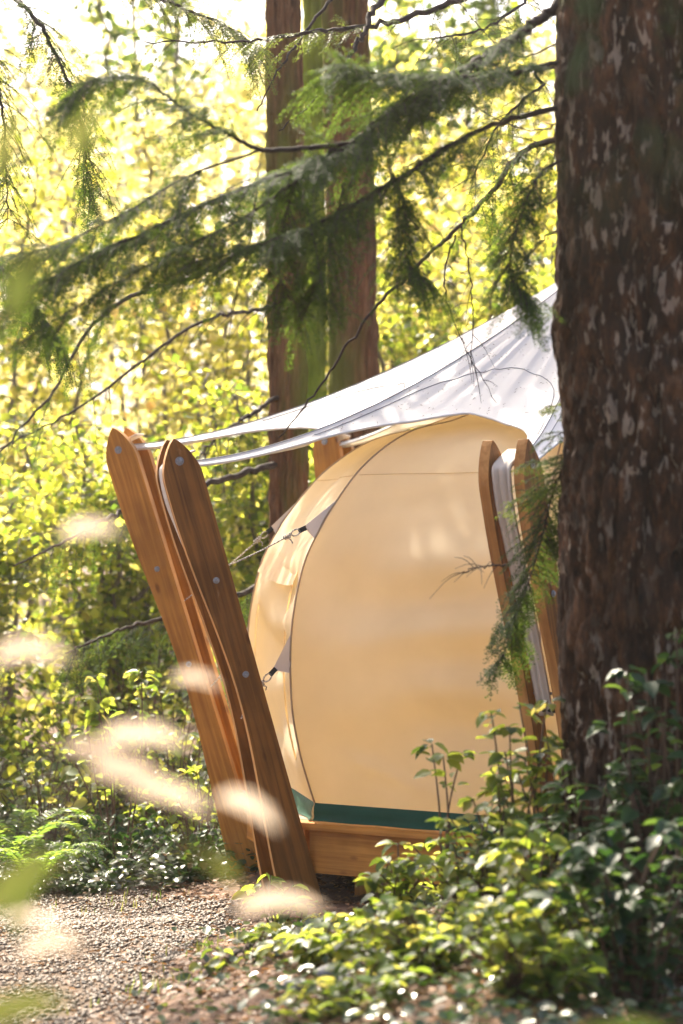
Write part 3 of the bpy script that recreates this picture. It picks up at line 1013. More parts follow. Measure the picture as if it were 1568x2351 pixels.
ii, jj = np.meshgrid(np.arange(nzr - 1), np.arange(nth), indexing='ij')
b0 = (ii * nth + jj).ravel(); b1_ = (ii * nth + (jj + 1) % nth).ravel()
tr = mesh_np('trunk', V, np.stack([b0, b1_, b1_ + nth, b0 + nth], 1), M['bark'], smooth=True)
adopt(tr, hem_tree)


# --- needle sprays
def needles(tw, step=.0052, nl=.0180, r=None, flat=None):
    """tw: list of twig segments (p0, p1, plane normal); returns needle triangles"""
    r = r or rng
    p0 = np.array([t[0] for t in tw]); p1 = np.array([t[1] for t in tw]); nn = np.array([t[2] for t in tw])
    d = p1 - p0; L = np.linalg.norm(d, axis=1)
    cnt = np.maximum(2, (L / step).astype(int))
    idx = np.repeat(np.arange(len(tw)), cnt)
    u = r.random(len(idx))
    c = p0[idx] + d[idx] * u[:, None]
    dd = d[idx] / (L[idx][:, None] + 1e-9)
    side = np.cross(dd, nn[idx]); side /= np.linalg.norm(side, axis=1)[:, None] + 1e-9
    sg = r.choice([-1., 1.], len(idx))
    tip = dd * .45 + side * sg[:, None] + nn[idx] * r.normal(.12, .28, len(idx))[:, None]
    tip /= np.linalg.norm(tip, axis=1)[:, None]
    ln_ = nl * r.uniform(.65, 1.15, len(idx)) * (1 - .35 * u)
    w = dd * (nl * .125)
    V = np.stack([c, c + tip * (ln_ * .6)[:, None] + w * 1.25, c + tip * ln_[:, None], c + tip * (ln_ * .6)[:, None] - w * 1.25], 1).reshape(-1, 3)
    k4 = np.arange(len(idx)) * 4
    F = np.concatenate([np.stack([k4, k4 + 1, k4 + 2], 1), np.stack([k4, k4 + 2, k4 + 3], 1)])
    tt = np.repeat(np.clip(r.random(len(idx)) * .6 + .4 * u ** 2 * r.random(len(idx)), 0, 1), 4)
    return V, F, tt


def branchlet(p, d, L, droop, r, tw, wood, up=np.array((0, 0, 1.)), twig=.095, sp=.026):
    """a flat drooping frond: axis with side twigs on both sides"""
    n_ = max(4, int(L / sp))
    pts = [np.array(p, float)]
    dd = np.array(d, float) / np.linalg.norm(d)
    st = L / n_
    for k in range(n_):
        dd = dd + np.array((0, 0, -droop * st)) + r.normal(0, .035, 3)
        dd /= np.linalg.norm(dd)
        pts.append(pts[-1] + dd * st)
    pts = np.array(pts)
    side = np.cross(dd, up); side /= np.linalg.norm(side) + 1e-9
    for k in range(1, n_ + 1):
        q = k / n_
        ax = pts[k] - pts[k - 1]; ax /= np.linalg.norm(ax)
        sd_ = np.cross(ax, up); sd_ /= np.linalg.norm(sd_) + 1e-9
        nn = np.cross(sd_, ax)
        tw.append((pts[k - 1], pts[k], nn))
        for s in (-1, 1):
            if r.random() < .12: continue
            tl = twig * (1.0 - .78 * q ** 1.3) * r.uniform(.55, 1.25) * min(1, .35 + 2.2 * q)
            dv = ax * .75 + sd_ * s * r.uniform(.6, 1.1) + np.array((0, 0, -.22)) + r.normal(0, .1, 3)
            dv /= np.linalg.norm(dv)
            a_ = pts[k]; b_ = a_ + dv * tl * .55
            dv2 = dv + np.array((0, 0, -.25)); dv2 /= np.linalg.norm(dv2)
            tw.append((a_, b_, nn)); tw.append((b_, b_ + dv2 * tl * .5, nn))
            if tl > .06 and r.random() < .6:
                dv3 = dv + sd_ * s * -.6 + ax * .6; dv3 /= np.linalg.norm(dv3)
                tw.append((b_, b_ + dv3 * tl * .4, nn))
    wood.append((pts, np.linspace(.0028, .0009, len(pts))))


def bough(tree, name, pts, r0, r1, mat_, spec, seed, bark_=None, foliage_name='needle_foliage'):
    """woody branch along pts plus fronds; spec: list of (t0, t1, count, length, droop, spread)"""
    r = np.random.default_rng(seed)
    sp = spline(pts, max(20, len(pts) * 9))
    jit = r.normal(0, 1, sp.shape) * r0 * .25
    jit[0] = jit[-1] = 0
    sp = sp + jit
    mb = MB()
    mb.tube(sp, np.linspace(r0, r1, len(sp)), 8)
    tw, wood = [], []
    T = np.gradient(sp, axis=0)
    for (t0, t1, cnt, L, droop, spread) in spec:
        for k in range(cnt):
            t_ = t0 + (t1 - t0) * (k + r.random()) / cnt
            i = min(len(sp) - 2, int(t_ * (len(sp) - 1)))
            ax = T[i] / np.linalg.norm(T[i])
            sd_ = np.cross(ax, (0, 0, 1.)); sd_ /= np.linalg.norm(sd_) + 1e-9
            s = 1 if k % 2 else -1
            dv = ax * r.uniform(.4, 1.0) + sd_ * s * spread * r.uniform(.4, 1.2) + np.array((0, 0, r.uniform(-.75, .40)))
            branchlet(sp[i], dv, L * r.uniform(.35, 1.3), droop * r.uniform(.5, 1.5), r, tw, wood)
    if wood:
        for pts_, rd in wood: mb.tube(pts_, rd, 4, False)
    o = mb.build(name, bark_ or M['twig'], tree, True)
    if tw:
        V, F, T_ = needles(tw, r=r)
        f = mesh_np(foliage_name, V, F, mat_, tint=T_)
        adopt(f, o)
        f['kind'] = 'stuff'
    return o


def PP(*a):
    return [P(*x) for x in a]


def PN(*a):
    """boughs that reach out towards the camera"""
    return [P(x, y, 10.6 - (Y - 10.6) * .3) for x, y, Y in a]


# main bough out of the trunk, sweeping left and down across the picture
bough(hem_tree, 'bough', PN((1330, -20, 10.6), (1240, 45, 10.75), (1160, 100, 10.9), (1060, 165, 11.1), (930, 240, 11.3), (800, 330, 11.6), (690, 385, 11.8), (450, 480, 12.1), (230, 580, 12.4), (20, 690, 12.7)),
      .026, .004, M['needle'], [(.15, .42, 56, .36, 1.0, 1.4), (.36, .66, 112, .46, 1.0, 1.8), (.62, 1, 112, .44, 1.0, 1.8)], 101)
bough(hem_tree, 'bough', PN((1330, 130, 10.7), (1150, 170, 11.2), (1000, 175, 11.7), (870, 170, 12.0), (770, 150, 12.2)), .014, .003, M['needle'],
      [(.12, 1, 130, .36, 1.0, 1.8)], 102)
bough(hem_tree, 'bough', PN((1330, 230, 10.9), (1100, 300, 11.3), (930, 400, 11.7), (760, 500, 12.0), (600, 560, 12.3), (420, 610, 12.5)), .014, .003, M['needle'],
      [(.2, 1, 100, .40, 1.1, 1.8)], 103)
bough(hem_tree, 'bough', PN((800, 330, 11.6), (620, 345, 11.9), (520, 305, 12.1), (430, 255, 12.3), (330, 185, 12.5), (230, 180, 12.6), (150, 230, 12.7)), .012, .003, M['needle'],
      [(.3, 1, 84, .35, 1.2, 1.7)], 104)
bough(hem_tree, 'bough', PP((1330, 300, 10.9), (1200, 350, 11.1), (1130, 440, 11.3), (1050, 525, 11.5), (960, 610, 11.7), (835, 740, 11.9), (740, 880, 12.1), (640, 1005, 12.3)), .016, .004, M['needle'],
      [(.05, .34, 30, .32, 2.2, 1.0)], 105)
bough(hem_tree, 'bough', PN((1330, 350, 10.9), (1240, 400, 11.3), (1190, 520, 11.6), (1170, 620, 11.8), (1215, 690, 11.9)), .008, .002, M['needle'], [(.2, 1, 84, .24, 2.2, 1.0)], 106)
bough(hem_tree, 'bough', PN((900, 400, 11.7), (930, 480, 11.8), (930, 580, 11.9), (960, 640, 12.0)), .006, .002, M['needle'], [(.1, 1, 56, .28, 2.4, .9)], 107)
bough(hem_tree, 'bough', PN((690, 385, 11.8), (660, 480, 12.0), (640, 600, 12.1), (655, 690, 12.2)), .006, .002, M['needle'], [(.1, 1, 40, .32, 1.6, 1.4)], 112)
bough(hem_tree, 'bough', PN((790, 420, 11.8), (770, 520, 12.0), (740, 620, 12.1), (720, 690, 12.2)), .006, .002, M['needle'], [(.1, 1, 40, .30, 1.6, 1.4)], 113)
bough(hem_tree, 'bough', PN((700, 400, 11.8), (560, 500, 12.2), (420, 570, 12.5), (250, 660, 12.8), (40, 790, 13.0)), .008, .002, M['needle'], [(.15, 1, 62, .34, 1.2, 1.6)], 115)
bough(hem_tree, 'bough', PN((600, 345, 11.9), (440, 400, 12.2), (300, 480, 12.6), (140, 560, 12.8), (20, 590, 12.9)), .007, .002, M['needle'], [(.2, 1, 60, .30, 1.2, 1.6)], 116)
# low bough in front of the post
bough(hem_tree, 'low_bough', PP((1330, 1010, 10.5), (1300, 1060, 10.6), (1270, 1130, 10.8), (1245, 1230, 10.9), (1215, 1330, 11.0), (1180, 1430, 11.05), (1150, 1530, 11.1)), .007, .0015, M['needle'],
      [(.08, .5, 64, .21, 2.2, 1.4), (.45, 1, 84, .20, 2.6, 1.4)], 108, foliage_name='low_needle_foliage')
bough(hem_tree, 'low_bough', PP((1320, 1030, 10.5), (1275, 1065, 10.7), (1235, 1060, 10.8), (1205, 1062, 10.85)), .004, .001, M['needle_lit'], [(.2, 1, 10, .08, 1.0, .7)], 109)
bough(hem_tree, 'low_bough', PP((1320, 1090, 10.5), (1275, 1120, 10.75), (1225, 1128, 10.85), (1165, 1160, 10.95)), .004, .001, M['needle_lit'], [(.1, 1, 18, .10, 1.4, .7)], 110)
bough(hem_tree, 'low_bough', PP((1310, 920, 10.5), (1280, 930, 10.7), (1250, 935, 10.8)), .003, .001, M['needle_lit'], [(.2, 1, 7, .07, 1.4, .7)], 111)
bough(hem_tree, 'low_bough', PP((1310, 985, 10.5), (1275, 1000, 10.7), (1240, 1012, 10.8)), .003, .001, M['needle'], [(.2, 1, 7, .07, 1.4, .7)], 114)
# bare dead twigs
for k, pts in enumerate([PN((590, 440, 12.0), (565, 590, 12.1), (535, 700, 12.1), (518, 860, 12.2), (510, 955, 12.2)),
                         PP((1160, 1295, 11.0), (1120, 1300, 11.0), (1085, 1305, 11.05), (1060, 1318, 11.1)),
                         PP((1330, 60, 10.9), (1200, 130, 11.4), (1100, 60, 11.7), (1020, -40, 12)),
                         PP((1330, 420, 10.8), (1245, 470, 11.2), (1190, 420, 11.4), (1150, 330, 11.6)),
                         PP((1320, 500, 10.8), (1235, 560, 11.1), (1180, 640, 11.3), (1150, 720, 11.5)),
                         PP((1045, 540, 11.5), (1020, 640, 11.7), (1050, 760, 11.9), (1140, 925, 12.1)),
                         PP((1060, 520, 11.5), (1080, 640, 11.7), (1085, 760, 11.9), (1080, 850, 12.0)),
                         PP((1330, 250, 10.8), (1230, 300, 11.2), (1100, 250, 11.6), (1040, 180, 11.9))]):
    sp = spline(pts, 30)
    r = np.random.default_rng(300 + k)
    sp[1:-1] += r.normal(0, .004, (28, 3))
    mb = MB().tube(sp, np.linspace(.005, .0015, 30), 6)
    for j in range(4, 28, 2 if k != 0 else 5):
        d = sp[j + 1] - sp[j - 1]; d /= np.linalg.norm(d)
        v = d + r.normal(0, .55, 3); v /= np.linalg.norm(v)
        l = r.uniform(.05, .20)
        mb.tube(spline([sp[j], sp[j] + v * l * .5, sp[j] + v * l + np.array((0, 0, -.25 * l))], 6), np.linspace(.0022, .0008, 6), 4)
    mb.build('dead_twig', M['twig'], hem_tree, True)


# ================================================================== TREES BEHIND
def trunk_mesh(pts, radii, seed, nth=90, nz_=260, amp=.032):
    sp = spline(pts, nz_)
    rd = np.interp(np.linspace(0, 1, nz_), np.linspace(0, 1, len(radii)), radii)
    th_ = np.linspace(0, 2 * np.pi, nth, endpoint=False)
    TH, K = np.meshgrid(th_, np.arange(nz_))
    z = sp[:, 2][K]
    q = np.stack([np.cos(TH) * .3, np.sin(TH) * .3, z * .25], 2).reshape(-1, 3)
    bk = amp * (1 - np.abs(fbm(q * 12, 3, seed)) * 1.4) + amp * .5 * vnoise(q * 30, seed + 3)
    rr = rd[K].ravel() * (1 + 0 * bk) + bk
    V = np.stack([sp[K.ravel(), 0] + rr * np.cos(TH.ravel()), sp[K.ravel(), 1] + rr * np.sin(TH.ravel()), z.ravel()], 1)
    ii, jj = np.meshgrid(np.arange(nz_ - 1), np.arange(nth), indexing='ij')
    b0 = (ii * nth + jj).ravel(); b1_ = (ii * nth + (jj + 1) % nth).ravel()
    return V, np.stack([b0, b1_, b1_ + nth, b0 + nth], 1)


def conifer_crown(x, y, z0, z1, rmax, n, seed, size=.25, zhole=None):
    """high crown above the picture: drooping boughs of needle tufts"""
    r = np.random.default_rng(seed)
    pos, nr, az = [], [], []
    nb = int((z1 - z0) * 6)
    per = max(8, n // nb)
    for k in range(nb):
        z = z0 + (z1 - z0) * (k + r.random()) / nb
        L = rmax * (1 - .8 * (z - z0) / (z1 - z0)) * r.uniform(.6, 1.1)
        a_ = r.random() * 2 * np.pi
        t_ = r.random(per) ** .7
        side = r.normal(0, .22, per) * L * .6 * (1 - .3 * t_)
        px = np.cos(a_) * L * t_ - np.sin(a_) * side; py = np.sin(a_) * L * t_ + np.cos(a_) * side
        pz = z - .30 * L * t_ ** 2 - .25 * np.abs(side) + r.normal(0, .08, per)
        pos.append(np.stack([x + px, y + py, pz], 1))
        nr.append(np.array((0, 0, 1.)) + .6 * rand_dirs(per, r))
        az.append(np.stack([np.cos(a_) + r.normal(0, .6, per), np.sin(a_) + r.normal(0, .6, per), r.normal(-.4, .3, per)], 1))
    pos = np.concatenate(pos)
    return leaves_np(pos, frames(np.concatenate(nr), np.concatenate(az)), r.uniform(.6, 1.3, len(pos)) * size, SMALL_V, SMALL_F, .55, r)


def cedar(label, px, Y, rad_px, py_ref, crown, seed, lean=0, mat_='bark_red', name='conifer_tree', crown_mat='needle'):
    c = P(px, py_ref, Y)
    rad = rad_px / (FPX / Y)
    g = gz1(c[0], Y)
    t_ = thing(name, label, 'tree', (c[0], Y, g))
    H = 17
    pts = [(c[0] + lean * (z - c[2]), Y, z) for z in (g - .2, g + 1.5, g + 5, g + 9, H)]
    V, F = trunk_mesh(pts, [rad * 1.5, rad * 1.08, rad, rad * .85, rad * .25], seed)
    o = mesh_np('trunk', V, F, M[mat_], smooth=True); adopt(o, t_)
    if crown:
        z0, z1, rm, n = crown
        V, F, T_ = conifer_crown(c[0] + lean * 4, Y, z0, z1, rm, n, seed + 9)
        o = mesh_np('crown', V, F, M[crown_mat], tint=T_); adopt(o, t_); o['kind'] = 'stuff'
    return t_


c1 = cedar('slim reddish brown trunk behind the dark plank pair', 660, 18.6, 35, 850, (8.0, 17, 4.2, 13000), 501, lean=-.012)  # crown out of view, widened and thickened to shade fly and tent
c2 = cedar('thicker reddish trunk rising behind the fly left of centre', 814, 20.2, 48, 850, (8.2, 18, 2.8, 5200), 502, lean=-.025)
c3 = cedar('bright mossy green trunk between the two reddish trunks', 722, 22.0, 17, 500, None, 503, lean=-.008, mat_='moss', name='mossy_tree')
# its crown lies above the frame
V, F, T_ = conifer_crown(c3.location.x, 22, 9, 16, 2.2, 2600, 533)
o = mesh_np('crown', V, F, M['needle'], tint=T_); adopt(o, c3); o['kind'] = 'stuff'

# bare lower limbs of the slim trunk
for k, pts in enumerate([PP((650, 545, 18.6), (600, 562, 18.3), (430, 640, 17.9), (240, 715, 17.5), (120, 900, 17.2), (-20, 1060, 17)),
                         PP((650, 700, 18.6), (600, 708, 18.4), (430, 755, 18.2), (200, 925, 18), (-20, 1040, 17.9)),
                         PP((660, 1315, 18.6), (590, 1348, 18.3), (390, 1415, 17.6), (260, 1450, 17.3), (150, 1500, 17)),
                         PP((655, 1060, 18.6), (480, 1110, 18.0), (300, 1165, 17.6), (190, 1220, 17.2), (30, 1300, 16.9)),
                         PP((660, 900, 18.6), (560, 960, 18.2), (490, 1010, 18.0), (420, 1100, 17.8))]):
    r = np.random.default_rng(700 + k)
    sp = spline(pts, 50); sp[1:-1] += r.normal(0, .008, (48, 3))
    mb = MB().tube(sp, np.linspace(.030 if k in (0, 2, 3) else .02, .006, 50), 7)
    tw, wood = [], []
    for j in range(8, 48, 1 if k == 2 else 2):
        d = sp[j + 1] - sp[j - 1]; d /= np.linalg.norm(d)
        v = d * .5 + np.array((r.normal(0, .3), r.normal(0, .5), r.uniform(-1.1, .1))); v /= np.linalg.norm(v)
        if k in (2, 3) or (k == 0 and j > 20):
            branchlet(sp[j], v, r.uniform(.25, .6), 1.8, r, tw, wood, twig=.12, sp=.04)
        else:
            l = r.uniform(.15, .5)
            mb.tube(spline([sp[j], sp[j] + v * l * .5, sp[j] + v * l + np.array((0, 0, -.2 * l))], 6), np.linspace(.005, .0015, 6), 4)
    for pts_, rd in wood: mb.tube(pts_, rd, 4, False)
    o = mb.build('dead_limb' if not tw else 'limb', M['twig'], c1, True)
    if tw:
        V, F, T_ = needles(tw, .007, .02, r)
        f = mesh_np('needle_foliage', V, F, M['needle'], tint=T_); adopt(f, o); f['kind'] = 'stuff'

# hemlock standing out of frame on the left whose fronds hang into the picture
hl = np.array((-4.2, 15.5)); g = gz1(*hl)
left_tree = thing('hemlock_tree', 'hemlock fronds hanging in from the upper left edge', 'tree', (hl[0], hl[1], g))
V, F = trunk_mesh([(hl[0], hl[1], g - .2), (hl[0], hl[1], 4), (hl[0], hl[1], 9), (hl[0], hl[1], 14)], [.32, .24, .18, .05], 521)
o = mesh_np('trunk', V, F, M['bark_red'], smooth=True); adopt(o, left_tree)
for k, pts in enumerate([[(hl[0], hl[1], 6.9)] + PP((-60, -60, 15.2), (60, 20, 15), (130, 130, 14.8), (190, 300, 14.7), (205, 480, 14.7)),
                         [(hl[0], hl[1], 6.2)] + PP((-120, 60, 15.2), (-30, 130, 15), (10, 300, 14.8), (15, 520, 14.7)),
                         [(hl[0], hl[1], 7.4)] + PP((50, -130, 15.4), (250, -60, 15.2), (400, 10, 15), (520, 60, 14.9), (590, 110, 14.9)),
                         [(hl[0], hl[1], 4.6)] + PP((-120, 560, 15.2), (-20, 600, 15), (60, 680, 14.9), (150, 800, 14.9))]):
    bough(left_tree, 'bough', pts, .022, .003, M['needle_lit'] if k in (2,) else M['needle'], [(.35, 1, 80, .36, 2.2, .9)], 801 + k)

V, F, T_ = conifer_crown(hl[0], hl[1], 8.6, 14, 2.6, 5000, 541)  # unseen crown added above the frame to help shade the tent
o = mesh_np('crown', V, F, M['needle'], tint=T_); adopt(o, left_tree); o['kind'] = 'stuff'

# hemlock top right: sparse bright fronds from a tree behind the big trunk
hr = np.array((4.6, 17.5)); g = gz1(*hr)
right_tree = thing('hemlock_tree', 'sparse bright fronds at top between trunks, hung from a tree beyond the frame', 'tree', (hr[0], hr[1], g))
V, F = trunk_mesh([(hr[0], hr[1], g - .2), (hr[0], hr[1], 4), (hr[0], hr[1], 9), (hr[0], hr[1], 14)], [.32, .24, .18, .05], 523)
o = mesh_np('trunk', V, F, M['bark_red'], smooth=True); adopt(o, right_tree)
for k, pts in enumerate([[(hr[0], hr[1], 7.0)] + PP((1340, -120, 16), (1150, -40, 15.2), (1000, 20, 15), (850, 60, 14.8), (700, 75, 14.6), (560, 95, 14.5), (330, 95, 14.4)),
                         [(hr[0], hr[1], 6.4)] + PP((1300, -60, 16), (1200, 10, 15.4), (1100, 70, 15), (980, 90, 14.8)),
                         [(hr[0], hr[1], 5.6)] + PP((1330, 150, 16), (1240, 200, 15.6), (1150, 280, 15.4), (1080, 420, 15.2)),
                         [(hr[0], hr[1], 7.6)] + PP((1000, -100, 15.2), (880, -5, 14.8), (835, 75, 14.6), (790, 150, 14.5), (735, 220, 14.4), (640, 300, 14.4)),
                         [(hr[0], hr[1], 7.8)] + PP((900, -160, 15.4), (760, 0, 15), (690, 90, 14.9), (640, 160, 14.8), (590, 255, 14.8))]):
    bough(right_tree, 'bough', pts, .03 if k in (0, 3) else .016, .004, M['needle_lit'],
          [[(.3, 1, 36, .32, 2.0, .9)], [(.3, 1, 36, .34, 2.0, 1)], [(.4, 1, 26, .3, 2.2, .8)], [], []][k], 821 + k)


def broadleaf(label, x, Y, H, r_crown, n, seed, mat_, size, name='maple_tree', z_low=.25, trunk_r=.035, stems=5, group='leafy trees behind the tent'):
    """leafy understorey tree: several limbs, leaves in clumps along them"""
    r = np.random.default_rng(seed)
    g = gz1(x, Y)
    t_ = thing(name, label, 'tree', (x, Y, g), group)
    mb = MB()
    cl = []
    for k in range(stems):
        a_ = 2 * np.pi * (k + r.random()) / stems
        out_ = r_crown * r.uniform(.45, 1)
        top = np.array((x + math.cos(a_) * out_, Y + math.sin(a_) * out_, g + H * r.uniform(.7, 1)))
        p = spline([(x + .1 * math.cos(a_), Y + .1 * math.sin(a_), g - .1), (x + .3 * math.cos(a_) * out_, Y + .3 * math.sin(a_) * out_, g + H * .4),
                    (x + .65 * math.cos(a_) * out_, Y + .65 * math.sin(a_) * out_, g + H * .7), top], 26)
        p[1:] += r.normal(0, .03, (25, 3))
        mb.tube(p, np.linspace(trunk_r, .012, 26), 7)
        for j in range(4, 26):
            if (p[j, 2] - g) / H < z_low: continue
            for _ in range(3):
                v = rand_dirs(1, r)[0]; v[2] *= .35
                l = r_crown * r.uniform(.15, .55)
                e = p[j] + v * l
                mb.tube([p[j], (p[j] + e) / 2 + np.array((0, 0, .05)), e], [.006, .004, .002], 4)
                cl.append((p[j] + (e - p[j]) * .35)); cl.append(e)
    mb.build('trunk', M['bark_grey'], t_, True)
    cl = np.array(cl)
    idx = r.integers(0, len(cl), n)
    pos = cl[idx] + r.normal(0, 1, (n, 3)) * np.array((.15, .15, .08)) * (r_crown / 1.6)
    nrm = np.array((0, .25, 1.)) + 1.1 * rand_dirs(n, r)
    az = rand_dirs(n, r) + np.array((0, 0, -.4))
    V, F, T_ = leaves_np(pos, frames(nrm, az), size * r.uniform(.6, 1.25, n), SMALL_V, SMALL_F, 1.15, r)
    o = mesh_np('crown', V, F, M[mat_], tint=T_); adopt(o, t_); o['kind'] = 'stuff'
    return t_


TREES = [('tall yellow green maple filling the far left edge', -3.6, 25, 6.8, 2.3, 6000, 'maple', .10),
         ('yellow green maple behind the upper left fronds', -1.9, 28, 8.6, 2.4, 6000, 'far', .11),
         ('lime green maple left of the slim reddish trunk', -.9, 24.5, 5.4, 1.8, 6000, 'maple', .09),
         ('bright maple showing right of the thicker reddish trunk', 1.5, 27, 7.4, 2.1, 9000, 'maple', .10),
         ('pale yellow maple above the fly beside the big trunk', 3.2, 30, 8.8, 2.5, 8500, 'maple', .11),
         ('low green alder behind the leftmost posts', -1.9, 20.5, 3.4, 1.3, 7500, 'alder', .075),
         ('green alder sapling at the left edge above the ferns', -3.1, 19.2, 3.0, 1.2, 6500, 'alder', .075),
         ('green alder between the dark planks and the tent', -.55, 21.5, 3.6, 1.2, 6500, 'alder', .075),
         ('alder crown just above the slope of the white fly', 1.1, 23, 5.2, 1.6, 7000, 'alder', .08),
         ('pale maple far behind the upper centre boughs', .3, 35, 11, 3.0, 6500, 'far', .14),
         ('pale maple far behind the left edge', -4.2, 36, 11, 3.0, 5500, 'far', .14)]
for i, (lab, x, Y, H, rc, n, mt, sz) in enumerate(TREES):
    broadleaf(lab, x, Y, H, rc, int(n * .72), 900 + i, mt, sz * 1.3, 'alder_tree' if mt == 'alder' else 'maple_tree', stems=7 if mt == 'alder' else 6, z_low=.12 if mt == 'alder' else .2)

broadleaf('slender dark conifer standing behind the left boughs', -2.35, 30, 11, .9, 1300, 951, 'needle', .16, 'conifer_tree', .35, .05, 4)
broadleaf('dark conifer behind the gap right of the thicker trunk', 1.35, 33, 11, 1.4, 2600, 952, 'needle', .18, 'conifer_tree', .35, .09, 5)

# the far wood, one mass
n = 15000
r = np.random.default_rng(77)
cx = r.uniform(-22, 22, 420); cy = r.uniform(46, 74, 420); cz = r.uniform(0, 1, 420) ** .8 * 12 + 1.5
idx = r.integers(0, 420, n)
pos = np.stack([cx[idx], cy[idx], cz[idx] + .035 * 30], 1) + r.normal(0, 1, (n, 3)) * np.array((.8, .8, .5))
V, F, T_ = leaves_np(pos, frames(np.array((0, 0, 1.)) + .8 * rand_dirs(n, r), rand_dirs(n, r)), r.uniform(.18, .42, n), SMALL_V, SMALL_F, 1.1, r)
mbt = MB()
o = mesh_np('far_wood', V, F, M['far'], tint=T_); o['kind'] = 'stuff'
tag(o, 'hazy yellow green wood far behind the tent', 'woodland')
for k in range(26):
    x, y = float(r.uniform(-20, 20)), float(r.uniform(48, 72))
    g = gz1(x, y)
    mbt.tube([(x, y, g - .2), (x + .1, y, g + 5), (x, y, g + 12)], [.3, .22, .1], 8)
o2 = mbt.build('far_trunk_mass', M['bark_grey']); adopt(o2, o); o2.location = (0, 0, 0); o2['kind'] = 'stuff'


# ================================================================== SHRUBS
LEAF_ME = {}


def leaf_mesh(kind, mat_, k):
    key = (kind, mat_, k)
    if key not in LEAF_ME:
        r = np.random.default_rng(hash(kind) % 1000 * 0 + k + 11)
        V = LEAF_V.copy() * np.array((1.05 + .2 * r.random(), 1, 1 + r.random()))
        V[:, 2] += -.12 * (V[:, 1] - .4) ** 2 * r.uniform(.2, 1.4)
        me = bpy.data.meshes.new('leaf')
        me.from_pydata(V.tolist(), [], LEAF_F.tolist())
        me.polygons.foreach_set('use_smooth', np.ones(len(LEAF_F), bool))
        me.materials.append(M[mat_])
        LEAF_ME[key] = me
    return LEAF_ME[key]


def shrub(name, label, cat, x, y, rx, ry, H, stems, per, size, mat_, seed, n_obj=0, zbase=None, group=None, flat=.5, wide=1.15, tilt=(0, 0), arch=.25, tv=LEAF_V, tf=LEAF_F, zmin=0.12):
    r = np.random.default_rng(seed)
    g = gz1(x, y) if zbase is None else zbase
    t_ = thing(name, label, cat, (x, y, g), group)
    mb = MB()
    pos, nr, az = [], [], []
    for k in range(stems):
        a_ = r.random() * 2 * np.pi; q = math.sqrt(r.random())
        ex, ey = math.cos(a_) * rx * q, math.sin(a_) * ry * q
        h = H * (1 - .45 * q ** 2) * r.uniform(.55, 1.05)
        bx, by = x + ex * .25, y + ey * .25
        bz = gz1(bx, by) - .02
        tx_, ty_ = x + ex + tilt[0] * h, y + ey + tilt[1] * h
        tz = max(gz1(tx_, ty_), g - .3) + h
        sp = spline([(bx, by, bz), (x + ex * .5 + r.normal(0, .04), y + ey * .5 + r.normal(0, .04), bz + h * .55), (tx_ * .9 + (x + ex * .5) * .1, ty_ * .9 + (y + ey * .5) * .1, bz + (tz - bz) * .92), (tx_, ty_, tz - arch * h * .3)], 16)
        mb.tube(sp, np.linspace(.006, .0018, 16) * (size / .07) ** .5, 5, False)
        for j in range(per):
            u = zmin + (1 - zmin) * (j + r.random()) / per
            i = min(14, int(u * 15))
            d = sp[i + 1] - sp[i]; d /= np.linalg.norm(d) + 1e-9
            out_ = rand_dirs(1, r)[0]; out_[2] = abs(out_[2]) * .2
            v = out_ + d * .5
            p_ = sp[i] + (sp[i + 1] - sp[i]) * (u * 15 - i) + out_ * size * .25
            pos.append(p_); az.append(v + np.array((0, 0, -.25))); nr.append(np.array((0, 0, 1.)) + flat * rand_dirs(1, r)[0] + .25 * out_)
    pos = np.array(pos); nr = np.array(nr); az = np.array(az)
    sz = size * r.uniform(.55, 1.2, len(pos))
    st = mb.build('stems', M['stem'], t_, True)
    st['kind'] = 'stuff'
    Fr = frames(nr, az)
    # leaves nearest the camera are single parts, the rest one mass
    ordr = np.argsort(pos[:, 1] - .6 * pos[:, 2])
    single, rest = ordr[:n_obj], ordr[n_obj:]
    if len(rest):
        V, F, T_ = leaves_np(pos[rest], Fr[rest], sz[rest], tv, tf, wide, r)
        o = mesh_np('foliage', V, F, M[mat_], tint=T_, smooth=True); adopt(o, t_); o['kind'] = 'stuff'
    for j, i in enumerate(single):
        o = bpy.data.objects.new('leaf', leaf_mesh('salal', mat_ + '_obj', j % 5))
        C.objects.link(o); o.parent = t_
        mtx = Matrix([list(Fr[i][a_]) for a_ in range(3)]).to_4x4()
        o.matrix_local = Matrix.Translation(Vector(pos[i]) - Vector(t_.location)) @ mtx @ Matrix.Scale(sz[i], 4)
    return t_


